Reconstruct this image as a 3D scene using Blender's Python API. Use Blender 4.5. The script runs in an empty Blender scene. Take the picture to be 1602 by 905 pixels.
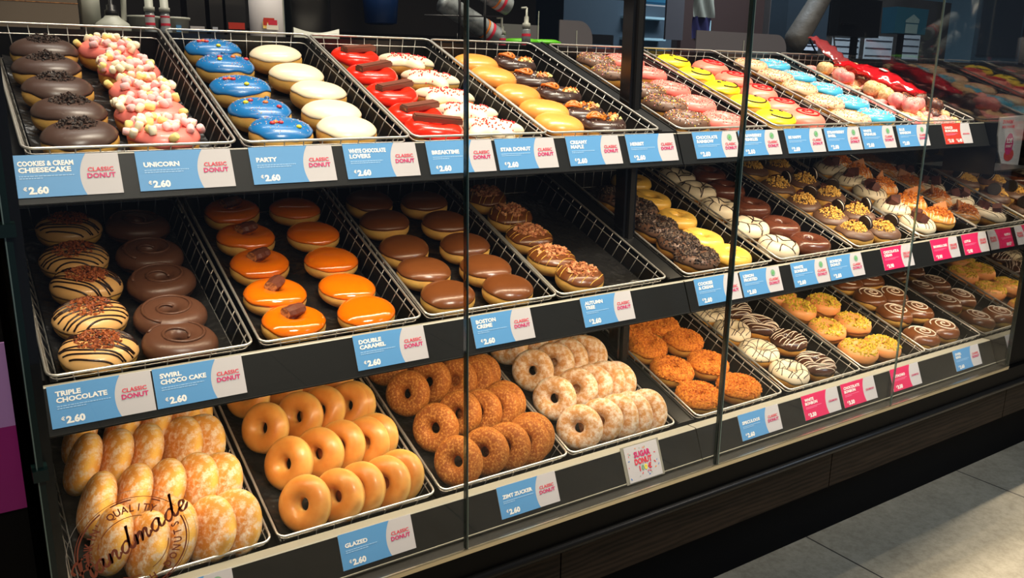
import bpy, bmesh, math, random
import numpy as np
from mathutils import Vector, Matrix
R=math.radians
sc=bpy.context.scene
COL=sc.collection

# ------------------------------------------------------------------ camera, world, lights, exposure
cam_d=bpy.data.cameras.new('camera'); cam=bpy.data.objects.new('camera',cam_d); COL.objects.link(cam)
rv=Vector((0.8330724,-0.55298663,0.01400611)); uv_=Vector((0.12527523,0.21326784,0.96892876)); fv=Vector((0.5387917,0.80543319,-0.24694308))
m=Matrix((rv,uv_,-fv)).transposed().to_4x4(); cam.matrix_world=m
cam_d.sensor_width=36; cam_d.lens=1314.08/1602*36; cam_d.clip_start=0.02; cam_d.clip_end=50
sc.camera=cam
vs=sc.view_settings; vs.view_transform='Standard'; vs.look='None'; vs.gamma=1; vs.exposure=0.0; vs.use_curve_mapping=False

def srgb(r,g,b,a=1.0):
    f=lambda c:(c/255/12.92) if c/255<=0.04045 else ((c/255+0.055)/1.055)**2.4
    return (f(r),f(g),f(b),a)

W=bpy.data.worlds.new('room_ambient'); sc.world=W; W.use_nodes=True
W.node_tree.nodes['Background'].inputs[0].default_value=(0.62,0.74,1.0,1); W.node_tree.nodes['Background'].inputs[1].default_value=0.11

def area(name,loc,tgt,sx,sy,power,col,spread=180):
    l=bpy.data.lights.new(name,'AREA'); l.shape='RECTANGLE'; l.size=sx; l.size_y=sy; l.energy=power; l.color=col; l.spread=R(spread)
    o=bpy.data.objects.new(name,l); COL.objects.link(o)
    d=(Vector(tgt)-Vector(loc)).normalized(); x=Vector((1,0,0)); z=-d; y=z.cross(x).normalized(); x=y.cross(z)
    o.matrix_world=Matrix.Translation(loc)@Matrix((x,y,z)).transposed().to_4x4(); return o
WARM=(1.0,0.80,0.56); WARM2=(1.0,0.78,0.52)
area('hood_light',(1.2,1.11,0.42),(1.2,1.28,-0.1),2.3,0.05,4.0,WARM)
area('upper_shelf_light_front',(0.62,1.180,-0.172),(0.62,1.23,-0.40),1.06,0.012,1.35,WARM,140)
area('upper_shelf_light_rear',(1.73,1.180,-0.172),(1.73,1.23,-0.40),1.06,0.012,2.3,WARM,150)
area('middle_shelf_light_front',(0.62,1.136,-0.455),(0.62,1.25,-0.68),1.06,0.012,1.8,WARM2)
area('middle_shelf_light_rear',(1.73,1.136,-0.455),(1.73,1.25,-0.68),1.06,0.012,2.2,WARM2)
area('shop_ceiling_light',(1.3,-0.6,1.7),(1.3,1.2,-0.22),2.8,0.3,6.2,(1.0,0.90,0.78),28)
area('case_ceiling_light',(2.0,1.17,1.9),(2.0,1.17,-1),3.4,0.05,47,(1.0,0.88,0.72),90)
area('kitchen_ceiling_light',(3.6,2.5,1.8),(4.1,3.2,0),1.6,0.5,44,(0.75,0.87,1.0),110)
area('counter_fill_light',(0.7,2.15,1.7),(0.7,2.1,0),1.4,0.1,4.5,(1.0,0.92,0.82),80)  # added fill, no real fitting: brightens the things on the back counter
area('floor_fill_light',(3.2,-1.3,1.4),(2.0,0.75,-1.1),1.5,0.8,4,(0.70,0.84,1.0),50)  # added cool fill lifting the shaded floor; no window stands here

# ------------------------------------------------------------------ materials
def newmat(name):
    M=bpy.data.materials.new(name); M.use_nodes=True; return M,M.node_tree,M.node_tree.nodes['Principled BSDF']
def S(b,**k):
    names={'rough':'Roughness','metal':'Metallic','spec':'Specular IOR Level','coat':'Coat Weight','coatr':'Coat Roughness','sss':'Subsurface Weight','alpha':'Alpha','trans':'Transmission Weight','ior':'IOR'}
    for q,v in k.items(): b.inputs[names[q]].default_value=v
def flat(name,c,rough=0.5,bump=None,**k):
    M,t,b=newmat(name); b.inputs['Base Color'].default_value=srgb(*c); S(b,rough=rough,**k)
    if 'sss' in k: b.inputs['Subsurface Radius'].default_value=(0.01,0.006,0.003); b.inputs['Subsurface Scale'].default_value=1
    if bump: addbump(t,b,*bump)
    return M
def texco(t,out='Object'):
    return t.nodes.new('ShaderNodeTexCoord').outputs[out]
def noise(t,scale,detail=3,rough=0.55,co=None):
    n=t.nodes.new('ShaderNodeTexNoise'); n.inputs['Scale'].default_value=scale; n.inputs['Detail'].default_value=detail; n.inputs['Roughness'].default_value=rough
    t.links.new(co if co is not None else texco(t),n.inputs['Vector']); return n
def ramp(t,fac,stops):
    r=t.nodes.new('ShaderNodeValToRGB'); e=r.color_ramp.elements
    while len(e)<len(stops): e.new(0.5)
    for i,(p,c) in enumerate(stops): e[i].position=p; e[i].color=c
    t.links.new(fac,r.inputs[0]); return r
def mixc(t,fac,a,b,mode='MIX'):
    x=t.nodes.new('ShaderNodeMix'); x.data_type='RGBA'; x.blend_type=mode
    for s,v in ((0,fac),(6,a),(7,b)):
        if hasattr(v,'links') or hasattr(v,'is_linked'): t.links.new(v,x.inputs[s])
        else: x.inputs[s].default_value=v
    return x.outputs[2]
def addbump(t,b,scale,strength,dist=0.001,detail=3):
    n=noise(t,scale,detail); u=t.nodes.new('ShaderNodeBump'); u.inputs['Strength'].default_value=strength; u.inputs['Distance'].default_value=dist
    t.links.new(n.outputs[0],u.inputs['Height']); t.links.new(u.outputs[0],b.inputs['Normal'])
def math_(t,op,a,b=None):
    x=t.nodes.new('ShaderNodeMath'); x.operation=op
    for i,v in enumerate((a,b)):
        if v is None: continue
        if isinstance(v,(int,float)): x.inputs[i].default_value=v
        else: t.links.new(v,x.inputs[i])
    return x.outputs[0]
def dough(name,H,brown,pale,sugar=None,sugscale=60,sugamt=(0.45,0.62),rough=0.55,coat=0.0,bump=(90,0.25,0.002),band=0.5):
    """fried dough: browned above and below, pale ring round the waist; optional sugar patches"""
    M,t,b=newmat(name); co=texco(t); s=t.nodes.new('ShaderNodeSeparateXYZ'); t.links.new(co,s.inputs[0])
    nz=noise(t,28,2,co=co); zz=math_(t,'ADD',math_(t,'DIVIDE',s.outputs[2],H),math_(t,'MULTIPLY',math_(t,'SUBTRACT',nz.outputs[0],0.5),0.16))
    br=srgb(*brown); pa=srgb(*pale)
    mid=tuple((a+c)/2 for a,c in zip(br,pa))
    r=ramp(t,zz,[(0.0,br),(band-0.2,mid),(band-0.04,pa),(band+0.06,pa),(band+0.2,mid),(1.0,br)])
    n2=noise(t,45,4,co=co); c=mixc(t,0.25,r.outputs[0],ramp(t,n2.outputs[0],[(0.3,tuple(x*0.7 for x in br[:3])+(1,)),(0.7,pa)]).outputs[0])
    if sugar:
        n3=noise(t,sugscale,6,0.7,co=co); f=ramp(t,n3.outputs[0],[(sugamt[0],(0,0,0,1)),(sugamt[1],(1,1,1,1))])
        c=mixc(t,f.outputs[0],c,srgb(*sugar))
    t.links.new(c,b.inputs['Base Color']); S(b,rough=rough,coat=coat,coatr=0.12,sss=0.12)
    b.inputs['Subsurface Radius'].default_value=(0.012,0.006,0.002); b.inputs['Subsurface Scale'].default_value=0.6
    addbump(t,b,*bump); return M
def mottled(name,c1,c2,scale,rough=0.5,lo=0.4,hi=0.6,bump=None,**k):
    M,t,b=newmat(name); n=noise(t,scale,4); t.links.new(ramp(t,n.outputs[0],[(lo,srgb(*c1)),(hi,srgb(*c2))]).outputs[0],b.inputs['Base Color']); S(b,rough=rough,**k)
    if bump: addbump(t,b,*bump)
    return M
def wood(name,c1,c2):
    M,t,b=newmat(name); mp=t.nodes.new('ShaderNodeMapping'); mp.inputs['Scale'].default_value=(1.2,1,9)
    t.links.new(texco(t),mp.inputs[0]); n=noise(t,6,5,0.6,co=mp.outputs[0]); w=t.nodes.new('ShaderNodeTexWave'); w.bands_direction='Z'; w.inputs['Scale'].default_value=3.2; w.inputs['Distortion'].default_value=9; w.inputs['Detail'].default_value=3
    t.links.new(mp.outputs[0],w.inputs[0])
    c=mixc(t,0.5,ramp(t,n.outputs[0],[(0.35,srgb(*c1)),(0.65,srgb(*c2))]).outputs[0],ramp(t,w.outputs[0],[(0.2,srgb(*c1)),(0.8,srgb(*c2))]).outputs[0])
    t.links.new(c,b.inputs['Base Color']); S(b,rough=0.6,spec=0.12); return M

DG=(214,138,52); DP=(244,205,130)
mt={}
mt['dough']=dough('fried_dough',0.046,(216,132,40),(244,192,100))
mt['dough_ring']=dough('fried_dough_ring',0.041,(212,118,26),(242,180,84))
mt['dough_glazed']=dough('glazed_dough',0.034,(212,122,36),(250,200,112),rough=0.4,coat=0.22,bump=(40,0.15,0.001))
mt['dough_cinnamon']=dough('cinnamon_dough',0.034,(150,76,10),(188,106,22),sugar=(226,158,76),sugscale=260,sugamt=(0.48,0.66),rough=0.75,bump=(500,0.5,0.001))
mt['dough_sugar']=dough('sugared_dough',0.034,(206,142,78),(232,184,120),sugar=(242,226,206),sugscale=95,sugamt=(0.43,0.64),rough=0.75,bump=(420,0.4,0.001))
mt['dough_bun']=dough('sugared_bun_dough',0.040,(212,124,34),(248,196,92),sugar=(238,216,188),sugscale=100,sugamt=(0.46,0.66),rough=0.7,bump=(420,0.35,0.001))
mt['dough_cake']=dough('chocolate_cake_dough',0.036,(66,36,22),(92,52,32),bump=(160,0.5,0.002))
mt['dough_pale']=dough('pale_yellow_dough',0.036,(238,184,88),(246,206,120))
mt['choc']=flat('chocolate_icing',(74,42,26),0.25,coat=0.3)
mt['choc_mid']=flat('milk_chocolate_icing',(118,66,30),0.28,coat=0.25)
mt['choc_dark']=flat('dark_chocolate_icing',(60,38,30),0.3,coat=0.2)
mt['choc_taupe']=flat('cocoa_cream_icing',(110,78,60),0.4)
mt['choc_line']=flat('dark_chocolate_drizzle',(44,22,14),0.3)
mt['blue']=flat('deep_blue_icing',(28,112,178),0.28,coat=0.25)
mt['skyblue']=flat('turquoise_icing',(74,178,214),0.3,coat=0.2)
mt['white']=flat('white_icing',(236,220,188),0.35,coat=0.2,sss=0.1)
mt['cream']=flat('cream_white_icing',(238,220,188),0.4)
mt['pink']=flat('pink_icing',(246,128,116),0.35,coat=0.1)
mt['rose']=flat('rose_icing',(240,112,110),0.35)
mt['salmon']=flat('salmon_icing',(250,132,112),0.35,coat=0.1)
mt['red']=flat('bright_red_icing',(250,40,14),0.22,coat=0.3)
mt['yellow']=flat('yellow_icing',(250,214,30),0.35)
mt['maple']=flat('maple_icing',(238,158,70),0.3,coat=0.2,sss=0.1)
mt['caramel']=flat('caramel_icing',(244,120,2),0.12,coat=0.8,sss=0.2)
mt['lemon']=flat('lemon_icing',(246,194,84),0.3,coat=0.2)
mt['pist']=flat('peach_pink_icing',(246,166,96),0.4)
mt['redline']=flat('red_icing_line',(226,14,20),0.3)
mt['whiteline']=flat('white_icing_line',(250,232,210),0.35)
mt['black']=flat('black_gel',(24,18,14),0.3)
mt['crumb_dark']=mottled('dark_cookie_crumb',(28,18,14),(66,44,32),200,0.7)
mt['crumb_dark2']=mottled('grey_brown_cookie_crumb',(84,66,54),(120,98,80),200,0.7)
mt['crumb_brown']=mottled('brown_chocolate_crumb',(130,58,22),(186,100,46),200,0.6)
mt['crumb_gold']=mottled('golden_biscuit_crumb',(196,100,12),(230,144,40),200,0.8)
mt['crumb_yel']=mottled('yellow_crumb',(238,178,70),(255,216,120),200,0.8)
mt['nuts']=mottled('caramel_nut_pieces',(168,90,50),(230,164,112),160,0.6)
mt['pistn']=mottled('chopped_pistachio',(186,160,26),(240,206,70),200,0.7)
mt['marsh_w']=flat('cream_marshmallow',(252,238,205),0.7,sss=0.2)
mt['marsh_p']=flat('pink_marshmallow',(250,196,196),0.7,sss=0.2)
mt['marsh_y']=flat('yellow_marshmallow',(250,224,140),0.7,sss=0.2)
for k,c in dict(sp_red=(220,40,50),sp_or=(240,130,30),sp_ye=(245,215,60),sp_gr=(90,170,80),sp_pi=(240,150,170),sp_wh=(250,240,225),sp_bl=(60,120,200),sp_dk=(50,30,26),candy_r=(200,50,60),candy_o=(240,120,50),candy_y=(240,220,50),candy_b=(40,90,140)).items(): mt[k]=flat('sugar_'+k,c,0.35)
mt['bar']=flat('chocolate_bar',(112,62,44),0.4,bump=(60,0.2,0.001))
mt['wafer']=mottled('wafer_filling',(200,140,80),(120,70,40),150,0.7)
mt['pretzel']=flat('caramel_pretzel',(206,112,34),0.3,coat=0.3)
mt['oreo']=flat('black_sandwich_biscuit',(42,32,28),0.55,bump=(260,0.6,0.001))
mt['brownie']=flat('brownie_cube',(92,44,28),0.6,bump=(200,0.5,0.001))
mt['biscuit']=flat('caramel_biscuit',(206,136,84),0.6,bump=(180,0.4,0.001))
mt['wire']=flat('chrome_wire',(196,192,184),0.33,metal=0.72)
mt['liner']=flat('black_liner_sheet',(30,29,28),0.30,bump=(16,1.0,0.02,3),spec=0.5)
mt['tray']=flat('black_tray_plastic',(14,14,14),0.4)
mt['shelf']=flat('black_shelf_panel',(22,22,21),0.35)
mt['strip']=flat('black_label_strip',(19,19,17),0.45,spec=0.25)
mt['ledge']=flat('brushed_grey_ledge',(138,134,120),0.4)
mt['rail']=flat('champagne_rail',(200,190,165),0.3,metal=1.0)
mt['post']=flat('black_post',(12,11,10),0.18)
mt['blackpanel']=flat('black_lacquer_panel',(7,6,5),0.55,spec=0.1)
mt['wood']=wood('dark_oak_veneer',(22,17,12),(52,41,31))
mt['kick']=flat('black_kickplate',(6,6,7),0.7,spec=0.1)
mt['bar_b']=flat('dark_bumper_rail',(26,25,23),0.35,spec=0.3)
mt['card']=flat('white_card',(192,187,188),0.55)
mt['lblue']=flat('label_blue',(84,146,198),0.5)
mt['lpink']=flat('label_pink',(214,24,88),0.45)
mt['lred']=flat('label_red',(196,52,34),0.45)
mt['ltext']=flat('label_white_lettering',(238,236,230),0.5)
mt['lfine']=flat('label_fine_print',(160,200,234),0.5)
mt['lpfine']=flat('label_pink_fine_print',(240,130,170),0.5)
mt['tred']=flat('lettering_red',(214,40,66),0.5)
mt['tmag']=flat('lettering_magenta',(200,20,100),0.5)
mt['leaf']=flat('green_leaf_badge',(118,162,128),0.5)
mt['sticker']=flat('brown_sticker_ink',(150,74,48),0.5)
mt['stline']=flat('pale_sticker_edge',(190,180,165),0.3)

def glassmat(name,tint,refl,ior=1.45):
    M=bpy.data.materials.new(name); M.use_nodes=True; t=M.node_tree
    for n in list(t.nodes):
        if n.type=='BSDF_PRINCIPLED': t.nodes.remove(n)
    out=[n for n in t.nodes if n.type=='OUTPUT_MATERIAL'][0]
    a=t.nodes.new('ShaderNodeBsdfTransparent'); a.inputs[0].default_value=tint
    g=t.nodes.new('ShaderNodeBsdfGlossy'); g.inputs['Roughness'].default_value=0.01
    lw=t.nodes.new('ShaderNodeLayerWeight'); lw.inputs[0].default_value=0.5; f0=((ior-1)/(ior+1))**2   # Schlick reflectance, the same from either side of the sheet
    fr_=math_(t,'ADD',math_(t,'MULTIPLY',math_(t,'POWER',lw.outputs['Facing'],5.0),1-f0),f0+refl)
    x=t.nodes.new('ShaderNodeMixShader')
    t.links.new(fr_,x.inputs[0]); t.links.new(a.outputs[0],x.inputs[1]); t.links.new(g.outputs[0],x.inputs[2]); t.links.new(x.outputs[0],out.inputs[0]); return M
mt['glass']=glassmat('clear_glass',(0.985,0.995,0.985,1),0.0,1.33)
mt['glassend']=glassmat('smoked_end_glass',(0.80,0.82,0.80,1),0.03,1.45)
mt['mirrorend']=glassmat('dark_mirror_end_glass',(0.35,0.35,0.33,1),0.36,1.5)
mt['edge']=flat('green_glass_edge',(14,30,28),0.15,spec=0.6)
mt['edgelit']=flat('pale_glass_bevel',(130,150,142),0.12,metal=0.6)
def tilemat():
    M,t,b=newmat('beige_stone_tile'); co=texco(t); s=t.nodes.new('ShaderNodeSeparateXYZ'); t.links.new(co,s.inputs[0])
    def line(o,off,per):
        f=math_(t,'FRACT',math_(t,'DIVIDE',math_(t,'SUBTRACT',o,off),per)); d=math_(t,'MINIMUM',f,math_(t,'SUBTRACT',1.0,f)); return math_(t,'LESS_THAN',d,0.0035)
    g=math_(t,'MAXIMUM',line(s.outputs[0],1.664,0.684),line(s.outputs[1],0.56,0.684))
    n=noise(t,7,6,0.65,co=co); n2=noise(t,60,5,0.7,co=co)
    c=ramp(t,n.outputs[0],[(0.3,srgb(150,140,118)),(0.7,srgb(182,171,146))]).outputs[0]
    c=mixc(t,0.3,c,ramp(t,n2.outputs[0],[(0.35,srgb(128,120,104)),(0.6,srgb(196,188,170))]).outputs[0])
    c=mixc(t,g,c,srgb(70,64,58)); t.links.new(c,b.inputs['Base Color']); S(b,rough=0.5); return M
mt['tile']=tilemat()

# ------------------------------------------------------------------ mesh helpers
def link(o,parent=None):
    COL.objects.link(o)
    if parent is not None: o.parent=parent
    return o
def tag(o,label=None,cat=None,group=None,kind=None):
    for k,v in (('label',label),('category',cat),('group',group),('kind',kind)):
        if v: o[k]=v
    return o
class MB:
    def __init__(s): s.v=[]; s.f=[]; s.m=[]; s.mats=[]
    def mi(s,m):
        if m not in s.mats: s.mats.append(m)
        return s.mats.index(m)
    def add(s,vs,fs,m):
        o=len(s.v); s.v+=[tuple(x) for x in vs]; i=s.mi(m)
        for f in fs: s.f.append(tuple(a+o for a in f)); s.m.append(i)
    def box(s,a,b,m,M=None):
        x0,y0,z0=a; x1,y1,z1=b
        vs=[Vector(p) for p in ((x0,y0,z0),(x1,y0,z0),(x1,y1,z0),(x0,y1,z0),(x0,y0,z1),(x1,y0,z1),(x1,y1,z1),(x0,y1,z1))]
        if M is not None: vs=[M@p for p in vs]
        s.add(vs,[(0,3,2,1),(4,5,6,7),(0,1,5,4),(1,2,6,5),(2,3,7,6),(3,0,4,7)],m)
    def tube(s,pts,r,m,n=6,closed=False):
        pts=[Vector(p) for p in pts]; k=len(pts); rings=[]; up=None
        for i in range(k):
            if closed: d=pts[(i+1)%k]-pts[i-1]
            else: d=pts[min(i+1,k-1)]-pts[max(i-1,0)]
            if d.length<1e-9: d=Vector((0,0,1))
            d.normalize()
            if up is None: up=Vector((0,0,1)) if abs(d.z)<0.9 else Vector((1,0,0))
            a=d.cross(up)
            if a.length<1e-4: a=d.cross(Vector((0.3,0.9,0.2)))
            a.normalize(); b=a.cross(d); up=b
            rr=r[i] if isinstance(r,(list,tuple)) else r
            rings.append([pts[i]+(a*math.cos(2*math.pi*j/n)+b*math.sin(2*math.pi*j/n))*rr for j in range(n)])
        vs=[p for q in rings for p in q]; fs=[]
        for i in range(k if closed else k-1):
            i2=(i+1)%k
            for j in range(n):
                j2=(j+1)%n; fs.append((i*n+j,i*n+j2,i2*n+j2,i2*n+j))
        if not closed: fs.append(tuple(range(n-1,-1,-1))); fs.append(tuple((k-1)*n+j for j in range(n)))
        s.add(vs,fs,m)
    def lathe(s,prof,m,n=24,M=None,cap=True):
        vs=[]; 
        for r,z in prof:
            for j in range(n): vs.append(Vector((r*math.cos(2*math.pi*j/n),r*math.sin(2*math.pi*j/n),z)))
        if M is not None: vs=[M@p for p in vs]
        fs=[(i*n+j,i*n+(j+1)%n,(i+1)*n+(j+1)%n,(i+1)*n+j) for i in range(len(prof)-1) for j in range(n)]
        if cap: fs.append(tuple(range(n-1,-1,-1))); fs.append(tuple((len(prof)-1)*n+j for j in range(n)))
        s.add(vs,fs,m)
    def prism(s,poly,x0,x1,m):
        n=len(poly); vs=[(x0,y,z) for y,z in poly]+[(x1,y,z) for y,z in poly]
        fs=[(i,(i+1)%n,n+(i+1)%n,n+i) for i in range(n)]+[tuple(range(n-1,-1,-1)),tuple(range(n,2*n))]
        s.add(vs,fs,m)
    def grid(s,P,m,cu=False,cv=False):
        h=len(P); w=len(P[0]); vs=[p for q in P for p in q]; fs=[]
        for i in range(h if cu else h-1):
            for j in range(w if cv else w-1):
                i2=(i+1)%h; j2=(j+1)%w; fs.append((i*w+j,i*w+j2,i2*w+j2,i2*w+j))
        s.add(vs,fs,m)
    def mesh(s,name,smooth=False):
        me=bpy.data.meshes.new(name); me.from_pydata(s.v,[],s.f)
        for x in s.mats: me.materials.append(mt[x] if isinstance(x,str) else x)
        me.polygons.foreach_set('material_index',s.m)
        bm=bmesh.new(); bm.from_mesh(me); bmesh.ops.recalc_face_normals(bm,faces=bm.faces); bm.to_mesh(me); bm.free()
        me.polygons.foreach_set('use_smooth',[smooth]*len(me.polygons)); me.update(); return me
    def build(s,name,parent=None,smooth=False,kind=None):
        o=bpy.data.objects.new(name,s.mesh(name,smooth)); link(o,parent)
        if kind: o['kind']=kind
        return o
def empty(name,loc=(0,0,0)):
    o=bpy.data.objects.new(name,None); o.empty_display_size=0.02; o.location=loc; return link(o)
def boxo(name,a,b,m,parent=None,kind=None,bev=0):
    q=MB(); q.box(a,b,m); o=q.build(name,parent,kind=kind)
    if bev:
        d=o.modifiers.new('bevel','BEVEL'); d.width=bev; d.segments=2
    return o

_tc={}
def textmesh(s,bold=0.03,shear=0.0):
    key=(s,bold,shear)
    if key in _tc: return _tc[key]
    cu=bpy.data.curves.new('t','FONT'); cu.body=s; cu.size=1; cu.offset=bold; cu.shear=shear; cu.resolution_u=2; cu.align_x='LEFT'
    o=bpy.data.objects.new('t',cu); COL.objects.link(o)
    dg=bpy.context.evaluated_depsgraph_get(); dg.update(); me=bpy.data.meshes.new_from_object(o.evaluated_get(dg))
    V=[tuple(v.co) for v in me.vertices]; F=[tuple(p.vertices) for p in me.polygons]
    bpy.data.objects.remove(o); bpy.data.curves.remove(cu); bpy.data.meshes.remove(me)
    xs=[v[0] for v in V]; ys=[v[1] for v in V]; _tc[key]=(V,F,min(xs),max(xs),min(ys),max(ys)); return _tc[key]
def addtext(mb,s,x,y,h,m,z=0.0004,maxw=None,align='L',bold=0.03,fn=None,wscale=1.0):
    V,F,x0,x1,y0,y1=textmesh(s,bold); k=h/0.73; kx=k*wscale
    if maxw and (x1-x0)*kx>maxw: kx=maxw/(x1-x0)
    w=(x1-x0)*kx; ox=x-(w/2 if align=='C' else 0)
    pts=[(ox+(v[0]-x0)*kx,y+v[1]*k,z) for v in V]
    if fn: pts=[fn(p) for p in pts]
    mb.add(pts,F,m)

# ------------------------------------------------------------------ the setting
def struct(o): o['kind']='structure'; return o
ZF=-1.107
q=MB(); q.box((-2.5,-1.5,ZF-0.05),(7.5,5.2,ZF),'tile'); struct(q.build('floor'))
mt['wallbrown']=mottled('dark_brown_wall',(22,17,13),(30,23,18),3,0.6)
mt['walldark']=mottled('kitchen_wall',(40,34,32),(58,52,50),2,0.6)
q=MB(); q.box((-2.5,5.1,ZF),(7.5,5.2,2.2),'walldark'); struct(q.build('wall_back'))
q=MB(); q.box((-2.5,2.75,ZF),(1.93,2.83,2.2),'wallbrown')
for z in (0.13,0.30): q.box((-2.5,2.745,z),(1.93,2.752,z+0.002),'strip')
struct(q.build('wall_partition'))
q=MB(); q.box((7.4,-1.5,ZF),(7.5,5.2,2.2),'walldark'); struct(q.build('wall_right'))

# ------------------------------------------------------------------ the display case
FRONT={'T':(1.2075,-0.0970),'M':(1.1625,-0.3805),'B':(1.1091,-0.6672)}
ANG={'T':R(20.8),'M':R(21.09),'B':R(19.72)}
BL=0.474; BW=0.262; DF=0.042; DB=0.056; DN=math.atan((DB-DF)/BL)
TILT=R(22); SH=0.062
case=empty('display_case',(1.17,1.35,ZF))
tag(case,'long black three-tier bakery display case with glass front panes','display case')
def P(mb,name,**k):
    o=mb.build(name,None,**k); o.parent=case; o.matrix_parent_inverse=Matrix.Translation(case.location).inverted(); return o
XM=((0.058,1.1685),(1.1715,2.283))
for row in 'TMB':
    fy,fz=FRONT[row]; a=ANG[row]; ca,sa=math.cos(a),math.sin(a)
    b0=(fy-0.003-0.000,fz-0.036); L2=BL+0.02
    def rimpt(v,n): return (fy+v*ca-n*sa,fz+v*sa+n*ca)
    st=(fy-0.020,fz-0.008) if row!='B' else (fy-0.025,fz-0.010); sb=(st[0]-SH*math.sin(TILT),st[1]-SH*math.cos(TILT))
    for mi,(x0,x1) in enumerate(XM):
        q=MB(); f0=rimpt(0.0,-0.048); f1=rimpt(L2,-0.062); g1=rimpt(L2,-0.072); g0=rimpt(0.02,-0.058)
        q.prism([(st[0]+0.003,st[1]-0.002),(fy-0.004,fz-0.012),(fy-0.002,f0[1]),f1,g1,g0,(sb[0]+0.020,min(g0[1]-0.004,sb[1]+0.012)),(sb[0]+0.012,sb[1]+0.006),(sb[0]+0.003,sb[1])],x0,x1,'shelf')
        P(q,'shelf')
        q=MB(); q.prism([(st[0],st[1]),(st[0]+0.002,st[1]+0.0015),(fy-0.003,fz-0.0095),(fy-0.003,fz-0.0115),(st[0]+0.003,st[1]-0.002)],x0,x1,'ledge'); P(q,'ledge')
        q=MB(); q.prism([st,(st[0]+0.003,st[1]-0.0012),(sb[0]+0.003,sb[1]),(sb[0],sb[1])],x0,x1,'strip'); 
        q.prism([(sb[0]-0.001,sb[1]),(sb[0]-0.001,sb[1]+0.002),(sb[0]+0.006,sb[1]+0.002),(sb[0]+0.006,sb[1]-0.001)],x0,x1,'ledge' if row=='B' else 'bar_b')
        P(q,'label_strip')
        if row!='B':
            q=MB(); q.prism([(sb[0]+0.018,g0[1]-0.006),(sb[0]+0.032,g0[1]-0.006),(sb[0]+0.032,g0[1]-0.012),(sb[0]+0.018,g0[1]-0.012)],x0+0.02,x1-0.02,'ledge'); P(q,'led_holder')
    # sloping dividers between and beside the two bays
    for x0,x1 in ((1.149,1.194),(0.058,0.066),(2.274,2.283)):
        q=MB(); c=[rimpt(0.002,-0.006),rimpt(L2,-0.004),rimpt(L2,-0.061),rimpt(0.0,-0.046)]; q.prism(c,x0,x1,'tray')
        if x1-x0>0.02:
            for xx in (x0+0.001,x1-0.006):
                c=[rimpt(0.004,-0.004),rimpt(L2,-0.002),rimpt(L2,-0.006),rimpt(0.004,-0.008)]; q.prism(c,xx,xx+0.005,'bar_b')
        P(q,'divider')
# back panel and rear sill
q=MB(); q.box((0.05,1.70,-0.80),(2.29,1.72,0.060),'shelf'); P(q,'back_panel')
# centre post
q=MB(); q.box((1.155,1.312,-0.66),(1.187,1.342,0.62),'post'); q.box((1.165,1.306,-0.66),(1.177,1.313,0.62),'bar_b'); P(q,'post')
# base
q=MB(); q.box((0.03,1.066,-0.80),(3.6,1.72,-0.742),'blackpanel'); q.box((0.03,1.030,-0.79),(3.6,1.07,-0.744),'blackpanel'); P(q,'base_panel')
q=MB(); q.prism([(1.0287,-0.7362),(1.029,-0.7343),(1.0320,-0.7343),(1.034,-0.744),(1.0295,-0.744)],0.03,2.29,'rail'); P(q,'glass_rail')
q=MB(); q.prism([(1.034,-0.741),(1.034,-0.744),(1.075,-0.744),(1.075,-0.738)],0.03,2.29,'strip'); P(q,'rail_channel')
q=MB(); q.tube([(0.03,1.028,-0.792),(3.6,1.028,-0.792)],0.0085,'bar_b',12); P(q,'bumper_rail',smooth=True)
for x0,x1 in ((0.03,0.8355),(0.8385,1.6215),(1.6245,2.4065),(2.4095,3.19),(3.193,3.6)):
    q=MB(); q.box((x0,1.078,-0.926),(x1,1.096,-0.804),'wood'); P(q,'wood_panel')
q=MB(); q.box((0.03,1.099,-0.93),(3.6,1.70,-0.80),'kick'); q.box((0.03,1.15,ZF),(3.6,1.68,-0.93),'kick'); P(q,'kickplate')
# glass
for x0,x1 in ((0.046,0.6085),(0.6125,1.1760),(1.182,1.7535),(1.7575,2.288)):
    q=MB(); q.box((x0,1.031,-0.735),(x1,1.037,0.62),'glass'); P(q,'glass_pane')
for x in (0.6085,1.1755,1.7545):
    thick=0.0065 if 1.1<x<1.2 else (0.0035 if x<1 else 0.0022)
    q=MB(); q.box((x,1.0300,-0.735),(x+thick,1.0385 if x<1.5 else 1.0335,0.62),'edge' if x<1.5 else 'edgelit'); q.box((x+thick*0.72,1.0295,-0.735),(x+thick,1.0302,0.62),'edgelit'); P(q,'pane_edge')
q=MB(); q.box((0.038,1.031,-0.735),(0.046,1.039,0.62),'edge'); q.box((0.0385,1.0302,-0.735),(0.0398,1.0312,0.62),'edgelit'); P(q,'pane_edge')
q=MB(); q.box((2.288,1.031,-0.735),(2.292,1.039,0.62),'edge'); P(q,'pane_edge')
q=MB(); q.box((2.286,1.039,-0.735),(2.291,1.70,-0.235),'mirrorend'); P(q,'end_glass'); q=MB(); q.box((2.2835,1.145,-0.237),(2.2855,1.285,-0.168),'post'); P(q,'end_plate'); q=MB(); q.box((2.2915,1.088,-0.385),(2.300,1.146,-0.237),'post'); P(q,'end_plate'); q=MB(); q.box((2.286,1.039,-0.235),(2.291,1.70,0.45),'glassend'); P(q,'end_glass')
q=MB(); q.box((0.040,1.039,-0.735),(0.045,1.70,0.45),'glass'); P(q,'end_glass')
q=MB(); q.box((0.046,1.050,-0.735),(0.057,1.075,0.3),'post'); P(q,'side_stile')
for z,y in ((-0.175,1.05),(-0.46,1.05)):
    q=MB(); q.box((0.034,1.026,z),(0.050,1.05,z+0.014),'edge'); P(q,'glass_clip')
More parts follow.
